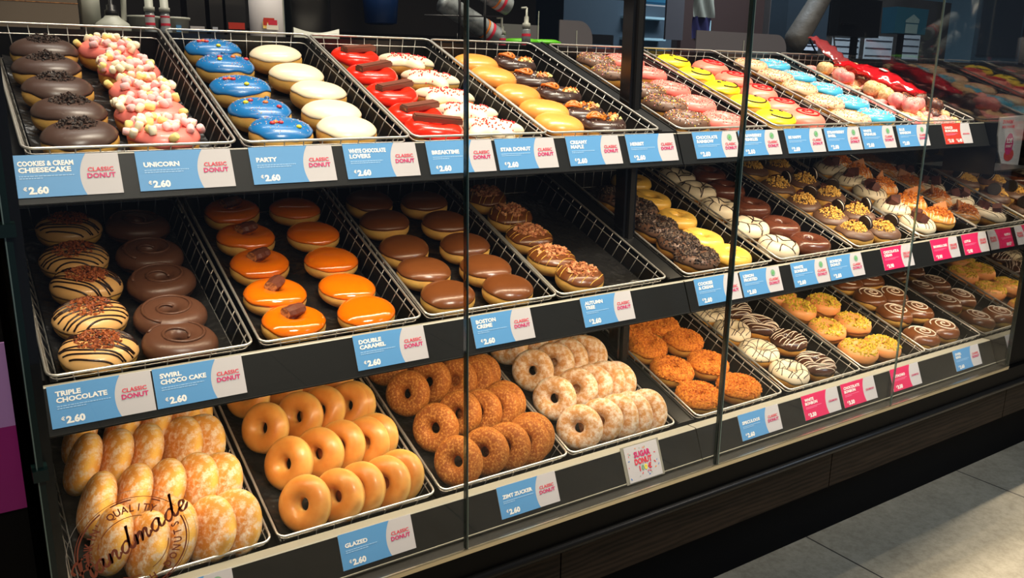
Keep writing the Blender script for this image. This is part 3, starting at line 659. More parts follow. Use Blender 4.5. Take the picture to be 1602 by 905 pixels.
def part(mb,name,root,smooth=True,kind=None):
    if any(w in name for w in ('sprinkles','stripes','lines','swirl','face','ridge','spiral')):
        ic=[c for c in root.children if c.name.startswith('icing')]
        if ic: root=ic[0]
    return mb.build(name,root,smooth,kind)
F_=Filled
def K(kind,var):
    """one donut of a kind, its parts under an empty at its base"""
    s=var*13+5; rn=random.Random(s+len(kind)); name='ring_donut' if kind in RINGS else ('star_donut' if kind=='star' else ('sugared_bun' if kind=='bun' else 'filled_donut'))
    root=empty(name); fs=Filled(seed=var*1.7+1); rs=Ring(seed=var*1.3+1)
    def bod(sh,m): part(body(sh,m),'dough',root)
    def ice(sh,m,**k): part(icing(sh,m,seed=s,**k),'icing',root)
    if kind=='cheesecake':
        bod(fs,'dough'); ice(fs,'choc_taupe' if False else 'choctop',edge=10); part(crumbs(fs,['crumb_dark'],150,s,0,.024,.0026,.008,0,.004),'cookie_crumbs',root,False,'stuff')
    elif kind=='unicorn':
        bod(rs,'dough_ring'); ice(rs,'pink',edge=8)
        for m_,cnt in (('marsh_w',17),('marsh_p',15),('marsh_y',8)):
            for k in range(cnt):
                x,y=discpt(rn,.015,.045); p=rs.top(x,y,.0045+.004*rn.random())
                q=MB(); Mx=Matrix.Translation(p)@Matrix.Rotation(rn.uniform(0,6.28),4,'Z')@Matrix.Rotation(rn.uniform(.2,1.57),4,'X')
                q.lathe([(.0038,-.0064),(.0052,-.0054),(.0056,0),(.0052,.0054),(.0038,.0064)],m_,8,Mx); part(q,'marshmallow',root)
    elif kind=='party':
        bod(fs,'dough'); ice(fs,'blue',edge=14); part(sprinkles(fs,['sp_wh','sp_pi','sp_or','sp_ye','sp_wh'],90,s,ln=.0013,rad=.00045),'sprinkles',root,True,'stuff')
        for k,m_ in enumerate(['candy_r','candy_o','candy_y','candy_r','candy_b'][:4+var%2]):
            x,y=discpt(rn,.006,.032); q=MB(); blob(q,fs.top(x,y,.0025),.0042,.0042,.0028,m_); part(q,'candy',root)
    elif kind=='white_filled': bod(fs,'dough'); ice(fs,'white',edge=16,wob=4)
    elif kind=='breaktime':
        bod(rs,'dough_ring'); ice(rs,'red',edge=2,wob=5)
        q=MB(); Mx=Matrix.Translation((.004,-.002,rs.H+.0065))@Matrix.Rotation(R(8+6*var),4,'Z')
        for k in range(1): q.box((-.040,-.009,-.0055),(.040,.009,.0025),'bar',Mx); q.box((-.0385,-.0072,.0025),(.0385,.0072,.0048),'bar',Mx)
        q.box((-.0402,-.0065,-.0035),(-.0400,.0065,.0005),'wafer',Mx); part(q,'chocolate_bar',root,False)
    elif kind=='star':
        st=Filled(.048,.038,5,.22,.01,var); bod(st,'dough'); ice(st,'cream',edge=6,wob=4)
        q=MB()
        for _ in range(75):
            x,y=discpt(rn,0,.040); ico(q,st.top(x,y,.0024),.0019,'sp_red',rn,1,.2)
        part(q,'red_sprinkles',root,False,'stuff')
    elif kind=='maple': bod(fs,'dough'); ice(fs,'maple',edge=-12,wob=4)
    elif kind=='herbst':
        bod(rs,'dough_ring'); ice(rs,'choc_dark',edge=8); part(sprinkles(rs,['sp_dk','sp_wh','black'],50,s,r0=.014,rad=.0007),'chocolate_sprinkles',root,True,'stuff')
        part(crumbs(rs,['nuts','crumb_gold','marsh_y'],34,s,.0,.020,.0046,.006,.018,-.006),'nut_pieces',root,False,'stuff')
        c=Vector((-.018,.008,rs.H+.005)); q=MB()
        for rr,o in ((.0175,0),(.0090,.001)): q.tube([c+Vector((rr*math.cos(a*.5236),rr*math.sin(a*.5236)*.8,o+.003*math.sin(a*1.1))) for a in range(12)],.0028,'pretzel',6,True)
        q.tube([c+Vector((-.012,0,0)),c+Vector((.012,0,.001))],.0017,'pretzel'); part(q,'pretzel',root)
    elif kind=='choc_rainbow': bod(rs,'dough_ring'); ice(rs,'choc_taupe',edge=0); part(sprinkles(rs,['sp_wh','sp_or','sp_ye','sp_dk','sp_dk','sp_pi'],300,s,r0=.012,r1=.046,rad=.0008),'sprinkles',root,True,'stuff')
    elif kind=='pink_sprinkle': bod(rs,'dough_ring'); ice(rs,'pink',edge=4); part(sprinkles(rs,['sp_red','sp_red','sp_wh'],120,s,r0=.012,ln=.0018,rad=.0008),'sprinkles',root,True,'stuff')
    elif kind=='happy':
        bod(fs,'dough'); ice(fs,'yellow',edge=14); q=MB()
        for sx_ in (-1,1): blob(q,fs.top(sx_*.012,.004,.0022),.0038,.0060,.0018,'black')
        line_on(fs,[(.027*math.cos(R(a)),.026*math.sin(R(a))-.008) for a in range(195,346,10)],.0016,'black',q,.0024); part(q,'smiling_face',root)
    elif kind=='straw_swirl':
        bod(fs,'dough'); ice(fs,'salmon',edge=-4); q=MB(); line_on(fs,spiral(.003,.032,2.3,a0=var),.0019,'redline',q,.0024); part(q,'red_swirl',root)
    elif kind=='white_sprinkle': bod(rs,'dough_ring'); ice(rs,'beige',edge=4); part(sprinkles(rs,['sp_or','sp_pi','crumb_yel','sp_red','sp_or','sp_gr','sp_pi'],300,s,r0=.012,r1=.046,ln=.0018,rad=.0009),'sprinkles',root,True,'stuff')
    elif kind=='blue_rainbow': bod(rs,'dough_ring'); ice(rs,'skyblue',edge=10); part(sprinkles(rs,['sp_pi','sp_wh','sp_or','sp_wh','sp_wh'],150,s,r0=.012,ln=.0020,rad=.0009),'sprinkles',root,True,'stuff')
    elif kind=='triple':
        bod(fs,'dough'); ice(fs,'lightice',edge=0,wob=3); part(stripes(fs,'choc_line',11,R(-20+10*(var%2)),.0016,s),'chocolate_stripes',root)
        part(crumbs(fs,['crumb_brown'],240,s,0,.028,.0026,.005,0,.002),'chocolate_crumbs',root,False,'stuff')
    elif kind=='swirl_cake':
        cs=Ring(.048,.036,.009,seed=var+1); bod(cs,'dough_cake'); ice(cs,'choccake',edge=-15,wob=5); q=MB(); line_on(cs,spiral(.013,.040,1.5,40,var),.0024,'choccake',q,.0022); part(q,'chocolate_swirl',root)
    elif kind=='caramel_bar':
        bod(rs2:=Ring(.0475,.038,.004,seed=var+1),'dough'); part(icing(rs2,'caramel',edge=14,seed=s,tin=160),'icing',root)
        q=MB(); Mx=Matrix.Translation((.0,.004,rs2.H+.002))@Matrix.Rotation(R(20+25*var),4,'Z')@Matrix.Diagonal((1.35,1.3,1.25,1)); P0=[]
        for i in range(7):
            t=-1+2*i/6; rr=.0095*(1-.12*abs(t)); P0.append([Mx@Vector((t*.012,rr*math.cos(a*.785)*(1+.08*math.sin(i*2+a)),rr*math.sin(a*.785)*.8+.003)) for a in range(8)])
        q.grid(P0,'bar',False,True); q.add([P0[0][j] for j in range(8)],[tuple(range(8))],'wafer'); q.add([P0[6][j] for j in range(8)],[tuple(range(8))],'wafer'); part(q,'chocolate_bar_piece',root,False)
    elif kind=='caramel': f2=Filled(.0455,.040,seed=var+2); bod(f2,'dough'); ice(f2,'caramel',edge=12,wob=3)
    elif kind=='boston': bod(fs,'dough'); ice(fs,'choc_mid',edge=14,wob=3)
    elif kind=='autumn':
        bod(fs,'dough'); ice(fs,'choc_mid',edge=14,wob=4); part(stripes(fs,'lemon',6,R(25),.0007,s),'caramel_lines',root); part(crumbs(fs,['nuts'],85,s,0,.032,.0030,.005,0,.0,shape=cube),'nut_pieces',root,False,'stuff')
    elif kind=='cookie_crumb': bod(rs,'dough_ring'); ice(rs,'choc_taupe',edge=0); part(crumbs(rs,['crumb_dark','crumb_dark','crumb_dark','crumb_dark','crumb_dark2','crumb_dark2'],430,s,.008,.0475,.0036,.004),'cookie_crumbs',root,False,'stuff')
    elif kind=='lemon':
        rp=Ring(.048,.036,.009,seed=var+1); bod(rp,'dough_pale'); part(icing(rp,'lemon',edge=-10,wob=4,seed=s),'icing',root)
        q=MB(); rn2=random.Random(s); a0=rn2.uniform(0,6); line_on(rp,[((.028+.012*math.sin(t*.9))*math.cos(a0+t*.5),(.028+.012*math.sin(t*.9))*math.sin(a0+t*.5)) for t in range(9)],.0013,'lemon',q); part(q,'icing_ridge',root)
    elif kind=='white_lines': bod(rs,'dough_ring'); ice(rs,'cream',edge=-14,wob=4); q=stripes(rs,'choc_line',3,R(30),.0014,s,wig=.006); part(q,'chocolate_lines',root); part(stripes(rs,'choc_line',2,R(110),.0014,s+1,wig=.006),'chocolate_lines',root)
    elif kind=='choc_ring': bod(rs,'dough_cake'); ice(rs,'choc_ring_i',edge=-25,wob=4)
    elif kind=='oreo':
        bod(fs,'dough'); ice(fs,'choc_taupe',edge=14); part(crumbs(fs,['crumb_yel'],260,s,0,.030,.0026,.016,-.006,0),'biscuit_crumbs',root,False,'stuff')
        q=MB(); Mx=Matrix.Translation((.024,.006,fs.H+.013))@Matrix.Rotation(R(70),4,'Y')@Matrix.Rotation(R(20*var-15),4,'X')
        for z0,z1,m_,rr in ((-.0045,-.0015,'oreo',.019),(-.0015,.0015,'whiteline',.0175),(.0015,.0045,'oreo',.019)): q.lathe([(rr*.96,z0),(rr,z0+.0008),(rr,z1-.0008),(rr*.96,z1)],m_,24,Mx)
        part(q,'sandwich_biscuit',root,False)
        q=MB(); Mx=Matrix.Translation((.006,.022,fs.H+.006))@Matrix.Rotation(R(15),4,'Z'); q.box((-.017,-.007,-.006),(.017,.007,.006),'brownie',Mx); part(q,'brownie_piece',root,False)
    elif kind=='brownie':
        bod(rs,'dough_ring'); ice(rs,'cream',edge=0); part(stripes(rs,'choc_line',6,R(40),.0009,s),'chocolate_lines',root)
        for k in range(2):
            q=MB(); cube(q,(.014-.03*k,.012-.02*k,rs.H+.008),.012,'brownie',rn,.15); part(q,'brownie_piece',root,False)
        part(crumbs(rs,['sp_wh','sp_pi','crumb_brown'],40,s,0,.034,.002,.004),'crumbs',root,False,'stuff')
    elif kind=='lotus':
        bod(fs,'dough'); ice(fs,'maple',edge=10); part(stripes(fs,'whiteline',8,R(60),.0012,s),'icing_stripes',root)
        part(crumbs(fs,['crumb_gold'],280,s,0,.036,.0028,.015),'caramel_crumbs',root,False,'stuff')
        q=MB(); Mx=Matrix.Translation((.010,.016,fs.H+.010))@Matrix.Rotation(R(65),4,'X')@Matrix.Rotation(R(20),4,'Z'); q.box((-.020,-.011,-.0022),(.020,.011,.0022),'biscuit',Mx)
        for k in range(6):
            for sgn in (-1,1): blob(q,Mx@Vector((-.0175+.007*k,.011*sgn,0)),.0028,.0024,.0026,'biscuit',6,4)
        part(q,'caramel_biscuit',root,False)
    elif kind=='speculoos': bod(rs,'dough_ring'); part(crumbs(rs,['crumb_gold'],560,s,.006,.0475,.0032,.003,off=.0006),'speculoos_crumbs',root,False,'stuff'); ice(rs,'crumb_gold',edge=6)
    elif kind=='white_bonbon': bod(rs,'dough_ring'); ice(rs,'cream',edge=6); part(stripes(rs,'choc_line',7,R(20),.0010,s,wig=.004),'chocolate_lines',root); part(stripes(rs,'choc_line',3,R(115),.0007,s+3,wig=.006),'chocolate_lines',root)
    elif kind=='choc_bonbon': bod(rs,'dough_ring'); ice(rs,'choc',edge=6); part(stripes(rs,'whiteline',9,R(-15),.0011,s,wig=.001),'white_stripes',root)
    elif kind=='pistachio': bod(rs,'dough_ring'); ice(rs,'pist',edge=-12); part(crumbs(rs,['pistn'],170,s,.008,.043,.0040,.003),'pistachio_pieces',root,False,'stuff')
    elif kind=='spiral':
        bod(fs,'dough'); ice(fs,'choc_mid',edge=4); q=MB(); line_on(fs,spiral(.004,.034,2.4,a0=var*2),.0018,'whiteline',q,.0022); part(q,'white_spiral',root)
    elif kind=='glazed': bod(Ring(.0445,.034,.0095,.015,seed=var+1),'dough_glazed')
    elif kind=='cinnamon': bod(Ring(.0445,.034,.0095,.02,seed=var+1),'dough_cinnamon')
    elif kind=='sugar': bod(Ring(.0445,.034,.0095,.02,seed=var+1),'dough_sugar')
    elif kind=='bun': bod(Filled(.048,.040,seed=var+1,wob=.035),'dough_bun')
    return root
RINGS={'unicorn','breaktime','herbst','choc_rainbow','pink_sprinkle','white_sprinkle','blue_rainbow','swirl_cake','caramel_bar','cookie_crumb','lemon','white_lines','choc_ring','brownie','speculoos','white_bonbon','choc_bonbon','pistachio','glazed','cinnamon','sugar'}
mt['beige']=flat('beige_icing',(232,196,158),0.4)
mt['choctop']=flat('satin_chocolate_icing',(76,56,48),0.33)
mt['choccake']=flat('chocolate_cake_glaze',(96,62,45),0.35)
mt['choc_ring_i']=flat('glossy_brown_icing',(104,56,38),0.25,coat=0.3)
mt['lightice']=flat('pale_butter_icing',(240,186,116),0.35,coat=0.2)
_protos={}
def copy_tree(o,parent=None):
    c=o.copy(); COL.objects.link(c); c.parent=parent
    for ch in [x for x in o.children]: copy_tree(ch,c)
    return c
def place(kind,var,M,label,group,cat='donut'):
    key=(kind,var)
    if key not in _protos: r=K(kind,var); _protos[key]=r
    else: r=copy_tree(_protos[key])
    r.matrix_world=M; tag(r,label,cat,group); return r
ORD=['nearest the front','second from the front','third from the front','fourth from the front','rearmost','sixth from the front']

# positions measured in each basket: (across, up the slope)
POS={'T1L':[(-0.063,0.401),(-0.07,0.314),(-0.068,0.225),(-0.065,0.133),(-0.063,0.037)],'T1R':[(0.042,0.403),(0.056,0.31),(0.057,0.211),(0.053,0.131),(0.05,0.032)],'T2L':[(-0.063,0.423),(-0.065,0.338),(-0.072,0.231),(-0.071,0.128),(-0.065,0.028)],'T2R':[(0.054,0.399),(0.057,0.297),(0.064,0.209),(0.053,0.118),(0.049,0.034)],'T3L':[(-0.063,0.409),(-0.072,0.308),(-0.079,0.206),(-0.079,0.107),(-0.074,0.028)],'T3R':[(0.052,0.397),(0.056,0.297),(0.04,0.202),(0.042,0.123),(0.053,0.033)],'T4L':[(-0.066,0.383),(-0.071,0.302),(-0.073,0.202),(-0.063,0.118),(-0.079,0.033)],'T4R':[(0.044,0.388),(0.025,0.285),(0.034,0.2),(0.023,0.105),(0.035,0.031)],'T5L':[(-0.016,0.438),(-0.035,0.34),(-0.026,0.227),(-0.034,0.147),(-0.055,0.058)],'T5R':[(0.084,0.434),(0.086,0.34),(0.065,0.239),(0.057,0.145),(0.05,0.045)],'T6L':[(-0.05,0.426),(-0.061,0.328),(-0.059,0.236),(-0.059,0.142),(-0.073,0.051)],'T6R':[(0.056,0.387),(0.055,0.299),(0.049,0.206),(0.028,0.116),(0.033,0.045)],'T7L':[(-0.019,0.427),(-0.015,0.337),(-0.02,0.247),(-0.037,0.15),(-0.065,0.049)],'T7R':[(0.101,0.433),(0.078,0.33),(0.082,0.238),(0.066,0.143),(0.049,0.052)],'M1L':[(-0.055,0.399),(-0.06,0.298),(-0.057,0.219),(-0.065,0.132),(-0.069,0.048)],'M1R':[(0.06,0.399),(0.06,0.299),(0.059,0.212),(0.051,0.12),(0.046,0.047)],'M2L':[(-0.054,0.42),(-0.058,0.321),(-0.065,0.227),(-0.07,0.133),(-0.068,0.051)],'M2R':[(0.072,0.409),(0.072,0.309),(0.067,0.213),(0.06,0.123),(0.064,0.046)],'M3L':[(-0.059,0.408),(-0.062,0.322),(-0.071,0.219),(-0.07,0.138),(-0.065,0.054)],'M3R':[(0.067,0.388),(0.069,0.298),(0.063,0.206),(0.061,0.122),(0.064,0.047)],'M4L':[(-0.061,0.39),(-0.05,0.303),(-0.061,0.214),(-0.063,0.127),(-0.046,0.053)],'M5L':[(-0.036,0.342),(-0.025,0.282),(-0.035,0.2),(-0.036,0.125),(-0.037,0.062)],'M5R':[(0.085,0.422),(0.062,0.327),(0.063,0.229),(0.052,0.134),(0.069,0.058)],'M6L':[(-0.056,0.449),(-0.058,0.345),(-0.066,0.252),(-0.065,0.154),(-0.064,0.059)],'M6R':[(0.07,0.453),(0.051,0.34),(0.042,0.241),(0.039,0.141),(0.049,0.054)],'M7L':[(-0.051,0.422),(-0.061,0.317),(-0.065,0.221),(-0.05,0.141),(-0.057,0.062)],'M7R':[(0.071,0.429),(0.069,0.326),(0.078,0.243),(0.067,0.141),(0.052,0.051)],'M8L':[(0.008,0.405),(0.006,0.327),(-0.009,0.247),(-0.032,0.157),(-0.043,0.067)],'M8R':[(0.137,0.454),(0.118,0.356),(0.095,0.265),(0.088,0.169),(0.078,0.078)],'B5L':[(-0.049,0.316),(-0.058,0.248),(-0.061,0.157),(-0.068,0.062)],'B5R':[(0.047,0.314),(0.062,0.242),(0.053,0.149),(0.061,0.055)],'B6L':[(-0.064,0.323),(-0.066,0.24),(-0.066,0.149),(-0.058,0.058)],'B6R':[(0.023,0.318),(0.036,0.237),(0.062,0.159),(0.047,0.06)],'B7L':[(-0.055,0.339),(-0.055,0.266),(-0.059,0.166),(-0.058,0.067)],'B7R':[(0.056,0.266),(0.058,0.167),(0.039,0.059)],'B8L':[(-0.025,0.334),(-0.027,0.247),(-0.031,0.162),(-0.067,0.053)],'B8R':[(0.089,0.329),(0.068,0.234),(0.067,0.152),(0.051,0.06)],'B2a':[(-0.077,0.046),(-0.021,0.043),(0.018,0.046),(0.064,0.044),(0.107,0.051)],'B2b':[(-0.07,0.14),(-0.014,0.146),(0.029,0.151),(0.074,0.145),(0.115,0.15)],'B2c':[(-0.078,0.237),(-0.011,0.247),(0.034,0.25),(0.086,0.248),(0.129,0.248)],'B3a':[(-0.077,0.048),(-0.018,0.053),(0.029,0.052),(0.073,0.051),(0.123,0.062)],'B3b':[(-0.073,0.14),(-0.01,0.162),(0.032,0.154),(0.072,0.152),(0.118,0.16)],'B3c':[(-0.077,0.247),(-0.019,0.267),(0.036,0.255),(0.072,0.251),(0.123,0.256)],'B4a':[(-0.079,0.05),(-0.024,0.052),(0.019,0.052),(0.053,0.049),(0.095,0.046)],'B4b':[(-0.074,0.142),(-0.009,0.153),(0.032,0.154),(0.07,0.154),(0.115,0.145)],'B4c':[(-0.064,0.236),(-0.002,0.246),(0.04,0.249),(0.083,0.253),(0.122,0.247)],'B1a':[(-0.074,0.071),(-0.033,0.044),(0.008,0.051),(0.055,0.043),(0.103,0.044)],'B1b':[(-0.081,0.146),(-0.031,0.148),(0.014,0.142),(0.059,0.141),(0.108,0.132)],'B1c':[(-0.085,0.239),(-0.042,0.237),(0.003,0.233),(0.06,0.233),(0.111,0.228)],'B1d':[(-0.079,0.305),(-0.016,0.303),(0.03,0.296),(0.074,0.3),(0.113,0.301)]}
def column(key,kind,desc,group,nvar=2,scale=(1.03,.985,1),tilt=-5,side=None,lim=.082):
    row=key[0]; i=int(key[1])-1; pts=POS[key]; n=len(pts); rn=random.Random(sum(map(ord,key)))
    order=list(range(n))[::-1]  # lists run from the back to the front
    for k,idx in enumerate(order):
        u,v=pts[idx]; u=max(-lim,min(lim,u))*.92; v=max(.049,min(.425,v)); M=bfloor(row,i,u,v)@Matrix.Rotation(R(tilt+rn.uniform(-2,2)),4,'X')@Matrix.Rotation(R(rn.uniform(-3,3)),4,'Y')@Matrix.Rotation(R(rn.uniform(-25,25) if kind not in('unicorn',) else rn.uniform(0,360)),4,'Z')@Matrix.Diagonal((*scale,1))
        pos=ORD[k] if k<n-1 or n<5 else 'rearmost'
        place(kind,k%nvar,M,'%s, %s'%(desc,pos),group)
C=column
C('T1L','cheesecake','chocolate filled donut with dark cookie crumbs','cookie crumb donuts')
C('T1R','unicorn','pink ring donut under pastel mini marshmallows','marshmallow donuts')
C('T2L','party','deep blue iced donut with coloured candies','blue candy donuts')
C('T2R','white_filled','plain white iced filled donut','white iced donuts')
C('T3L','breaktime','bright red ring donut carrying a chocolate bar','red bar donuts')
C('T3R','star','white star donut with red sprinkles','star donuts',tilt=-8)
C('T4L','maple','plain tan maple iced donut','maple donuts')
C('T4R','herbst','dark iced ring donut with pretzel and nuts','pretzel donuts')
C('T5L','choc_rainbow','brown ring donut coated in mixed sprinkles','brown sprinkle donuts')
C('T5R','pink_sprinkle','pink ring donut with pink sprinkles','pink sprinkle donuts')
C('T6L','happy','yellow donut with a smiling face','smiley donuts')
C('T6R','straw_swirl','salmon pink donut with red swirl','red swirl donuts')
C('T7L','white_sprinkle','white ring donut thick with coloured sprinkles','white sprinkle donuts')
C('T7R','blue_rainbow','turquoise ring donut with pale sprinkles','turquoise donuts')
C('M1L','triple','pale donut with chocolate stripes and brown crumbs','striped crumb donuts')
C('M1R','swirl_cake','brown chocolate cake ring with raised swirl','chocolate cake rings')
C('M2L','caramel_bar','orange caramel donut topped with chocolate bar piece','caramel bar donuts')
C('M2R','caramel','plain glossy orange caramel donut','plain caramel donuts')
C('M3L','boston','plain chocolate donut in the left column','left chocolate donuts')
C('M3R','boston','plain chocolate donut in the right column','right chocolate donuts')
C('M4L','autumn','chocolate donut piled with chopped nuts','nut donuts')
C('M5L','cookie_crumb','ring donut buried in black cookie crumbs','cookie crumb rings')
C('M5R','lemon','yellow lemon iced ring donut','lemon rings')
C('M6L','white_lines','white ring donut with thin chocolate lines','white lined rings')
C('M6R','choc_ring','glossy brown chocolate ring donut','glossy chocolate rings')
C('M7L','oreo','crumb donut with black biscuit, left column','left biscuit donuts')
C('M7R','oreo','crumb donut with black biscuit, right column','right biscuit donuts')
C('M8L','brownie','white ring donut topped with brownie pieces','brownie rings',lim=.07)
C('M8R','lotus','caramel crumb donut with brown biscuit','caramel biscuit donuts',lim=.075)
C('B5L','speculoos','golden crumb ring donut in the left column','left golden crumb rings')
C('B5R','speculoos','golden crumb ring donut in the right column','right golden crumb rings')
C('B6L','white_bonbon','white ring donut laced with chocolate lines','white laced rings')
C('B6R','choc_bonbon','dark brown ring donut with white stripes','white striped brown rings')
C('B7L','pistachio','peach ring donut with pistachio, left column','left pistachio rings')
C('B7R','pistachio','peach ring donut with pistachio, right column','right pistachio rings')
C('B8L','spiral','brown donut with white spiral, left column','left spiral donuts')
C('B8R','spiral','brown donut with white spiral, right column','right spiral donuts')
# standing rows
rowname=['front row','second row','third row','rear row']; placen=['leftmost','second from left','middle','second from right','rightmost']
def standing(bi,prefix,kind,desc,group,normal,cat='donut',thick=.034,rad=.0445):
    rn=random.Random(bi*31)
    for ri,rl in enumerate('abcd'):
        pts=POS.get(prefix+rl) or [(u,v+.098) for u,v in POS[prefix+'c']]
        for k,(u,v) in enumerate(pts):
            u=min(.092,u)*.96
            n=Vector(normal(k,ri)); n+=Vector((rn.uniform(-.06,.06),rn.uniform(-.06,.06),rn.uniform(-.04,.04))); n.normalize()
            up=Vector((0,0,1)); x=up.cross(n).normalized(); y=n.cross(x)
            ext=rad*math.sqrt(max(0,1-n.z*n.z))+thick/2*abs(n.z)*.6
            Mf=bfloor('B',bi-1,u,v); c=Mf.to_translation(); nb=(Mf.to_3x3()@Vector((0,0,1))).normalized(); c=c+nb*(ext-.002)
            M=Matrix.Translation(c)@Matrix((x,y,n)).transposed().to_4x4()@Matrix.Rotation(rn.uniform(0,6.28) if kind!='bun' else 0,4,'Z')@Matrix.Translation((0,0,-thick/2))
            if kind=='bun': M=M@Matrix.Diagonal((.93,1.06,1,1))
            place(kind,k%3,M,'%s, %s in the %s'%(desc,placen[k],rowname[ri]),group,cat)
nr=lambda k,ri:(-.79+.03*k,-.50,.36)
standing(2,'B2','glazed','plain glazed ring donut standing up','glazed rings',nr)
standing(3,'B3','cinnamon','cinnamon sugar ring donut standing up','cinnamon rings',nr)
standing(4,'B4','sugar','powdered sugar ring donut standing up','powdered rings',nr)
standing(1,'B1','bun','sugared filled bun on edge','sugared buns',lambda k,ri:(-.93+.08*k,(.05,-.02,-.10,-.28,-.40)[k]-(.10 if ri==0 else 0),.40),'bun',.040,.048)
# donut holes
mt['hole_beige']=mottled('speckled_beige_hole',(246,214,160),(214,160,104),140,0.6)
mt['hole_pink']=mottled('pink_hole_icing',(240,120,120),(250,170,160),60,0.5)
mt['hole_dark']=mottled('chocolate_hole_icing',(64,34,26),(110,66,50),80,0.4)
HN=[('hole_beige','beige speckled donut hole'),('hole_pink','pink iced donut hole'),('hole_dark','chocolate donut hole'),('hole_beige','beige speckled donut hole')]
hm=[]
for m_,d in HN[:3]:
    q=MB(); s_=Filled(.0205,.036,wob=.05,seed=3); body_=body(s_,'dough',20,10); ic=icing(s_,m_,edge=-30,wob=10,nt=24,ns=8); hm.append((body_.mesh('dough',True),ic.mesh('icing',True),crumbs(s_,['crumb_dark' if m_!='hole_dark' else 'sp_wh','crumb_gold'],22,3,0,.015,.0014).mesh('crumb_topping')))
rn=random.Random(8); cnt=0
for layer in range(2):
    for a in range(5 if layer==0 else 4):
        for b in range(11 if layer==0 else 9):
            if layer and (rn.random()<.35 or b<1): continue
            u=-.082+.040*a+(.02 if layer else 0)+rn.uniform(-.003,.003)+(.010 if b%2 else 0); v=.028+.0385*b+(.02 if layer else 0)
            if abs(u)>.093: continue
            k=rn.choice([0,0,1,1,2]); r=empty('donut_hole'); M=bfloor('T',7,u,v,.028*layer+.001)@Matrix.Diagonal((*[rn.uniform(.92,1.12)]*2,rn.uniform(.85,1.05),1))@Matrix.Rotation(rn.uniform(-.5,.5),4,'X')@Matrix.Rotation(rn.uniform(0,6),4,'Z'); r.matrix_world=M
            side='left side' if u<-.03 else ('right side' if u>.03 else 'middle'); dep='front' if v<.15 else ('rear' if v>.33 else 'centre')
            tag(r,'%s among the mixed pile, %s %s %s'%(HN[k][1],dep,side,'on top' if layer else 'underneath'),'donut hole','donut holes %s %s %s %s'%(HN[k][1],dep,side,layer))
            for nm,me in zip(('dough','icing','crumb_topping'),hm[k]):
                o=bpy.data.objects.new(nm,me); link(o,r)
                if nm=='crumb_topping': o['kind']='stuff'
# red plastic bag lying on the holes
mt['redbag']=flat('red_plastic_film',(226,14,22),0.12,coat=0.6,trans=0.15)
mt['redfilm']=flat('red_tinted_clear_film',(190,60,56),0.1,trans=0.5,alpha=0.8)
bag=empty('plastic_bag'); bag.matrix_world=bfloor('T',7,0,0,.050); tag(bag,'crumpled red plastic bag lying over the donut holes','bag')
rn=random.Random(4)
def film(v0,v1,hw0,hw1,h,m_,nm,u0,u1,lift=0):
    G=[]
    for i in range(23):
        f=i/22; v=v0+(v1-v0)*f; hw=(hw0+(hw1-hw0)*f)*(.35+.65*math.sin(math.pi*min(max(f,.06),.94))**.6); uc=u0+(u1-u0)*f; row_=[]
        for j in range(15):
            a=2*math.pi*j/15; r_=1+.16*math.sin(3*a+f*9)+.10*math.sin(5*a-f*23)+rn.uniform(-.06,.06); row_.append((uc+hw*math.cos(a)*r_,v,h*(1+math.sin(a)*r_)*.5*(.5+.5*math.sin(math.pi*f))+.0030*math.sin(f*31+3*a)+lift*f))
        G.append(row_)
    q=MB(); q.grid(G,m_,False,True); q.add(G[0],[tuple(range(15))],m_); q.add(G[-1],[tuple(range(15))],m_); o=q.build(nm,bag,True)
    return o
film(.13,.38,.046,.050,.030,'redbag','bag_body',.055,.030)
film(.35,.49,.040,.034,.012,'redfilm','bag_mouth',.030,.012,.045)
q=MB(); q.add([(.030,.24,.033),(.050,.24,.033),(.050,.262,.034),(.030,.262,.034)],[(0,1,2,3)],'card'); q.build('white_sticker',bag)

# ------------------------------------------------------------------ things behind the case
mt['cardb']=mottled('brown_cardboard',(112,100,84),(124,110,94),6,0.8)
mt['plw']=flat('grey_white_plastic',(176,178,166),0.4)
mt['blackpl']=flat('black_plastic',(22,20,20),0.35)
mt['steel']=flat('brushed_steel',(120,118,114),0.25,metal=1.0)
mt['bluepl']=flat('blue_plastic',(24,62,118),0.3)
mt['clear']=glassmat('clear_plastic',(0.86,0.88,0.88,1),0.10,1.4)
mt['cupp']=mottled('stacked_clear_cups',(120,126,128),(160,166,168),30,0.25)
mt['grn']=flat('lime_plastic',(96,190,30),0.35)
mt['paper']=flat('pale_paper',(184,188,198),0.7)
mt['ink']=flat('dark_ink',(44,48,62),0.6)
mt['purple']=flat('purple_cloth',(58,52,104),0.8)
mt['creamc']=flat('cream_cloth',(168,166,150),0.8)
mt['slate']=flat('slate_blue_metal',(62,74,84),0.4)
mt['greypl']=flat('grey_acrylic',(104,100,104),0.4)
mt['armg']=flat('grey_fabric_hose',(104,98,90),0.6,bump=(25,0.4,0.01))
mt['redboard']=flat('dark_red_brown_board',(52,34,30),0.6)
mt['blueloc']=flat('slate_blue_locker',(92,118,134),0.5)
mt['poster']=flat('blue_poster',(40,104,134),0.5)
mt['postw']=flat('pale_poster_print',(150,180,190),0.5)
mt['posterdk']=flat('deep_blue_poster_band',(16,66,96),0.5)
ZB=0.068
def counter():
    r=empty('back_counter',(2.0,2.3,ZF)); tag(r,'black work counter behind the display case','counter')
    def pp(mb,n): o=mb.build(n); o.parent=r; o.matrix_parent_inverse=Matrix.Translation(r.location).inverted()
    q=MB(); q.box((-.3,1.73,.045),(4.6,2.62,.0675),'blackpl'); pp(q,'worktop')
    q=MB(); q.box((-.3,1.76,ZF),(4.6,2.55,.045),'blackpanel'); pp(q,'body')
counter()
def thing(name,label,cat,loc,group=None): return tag(empty(name,loc),label,cat,group)
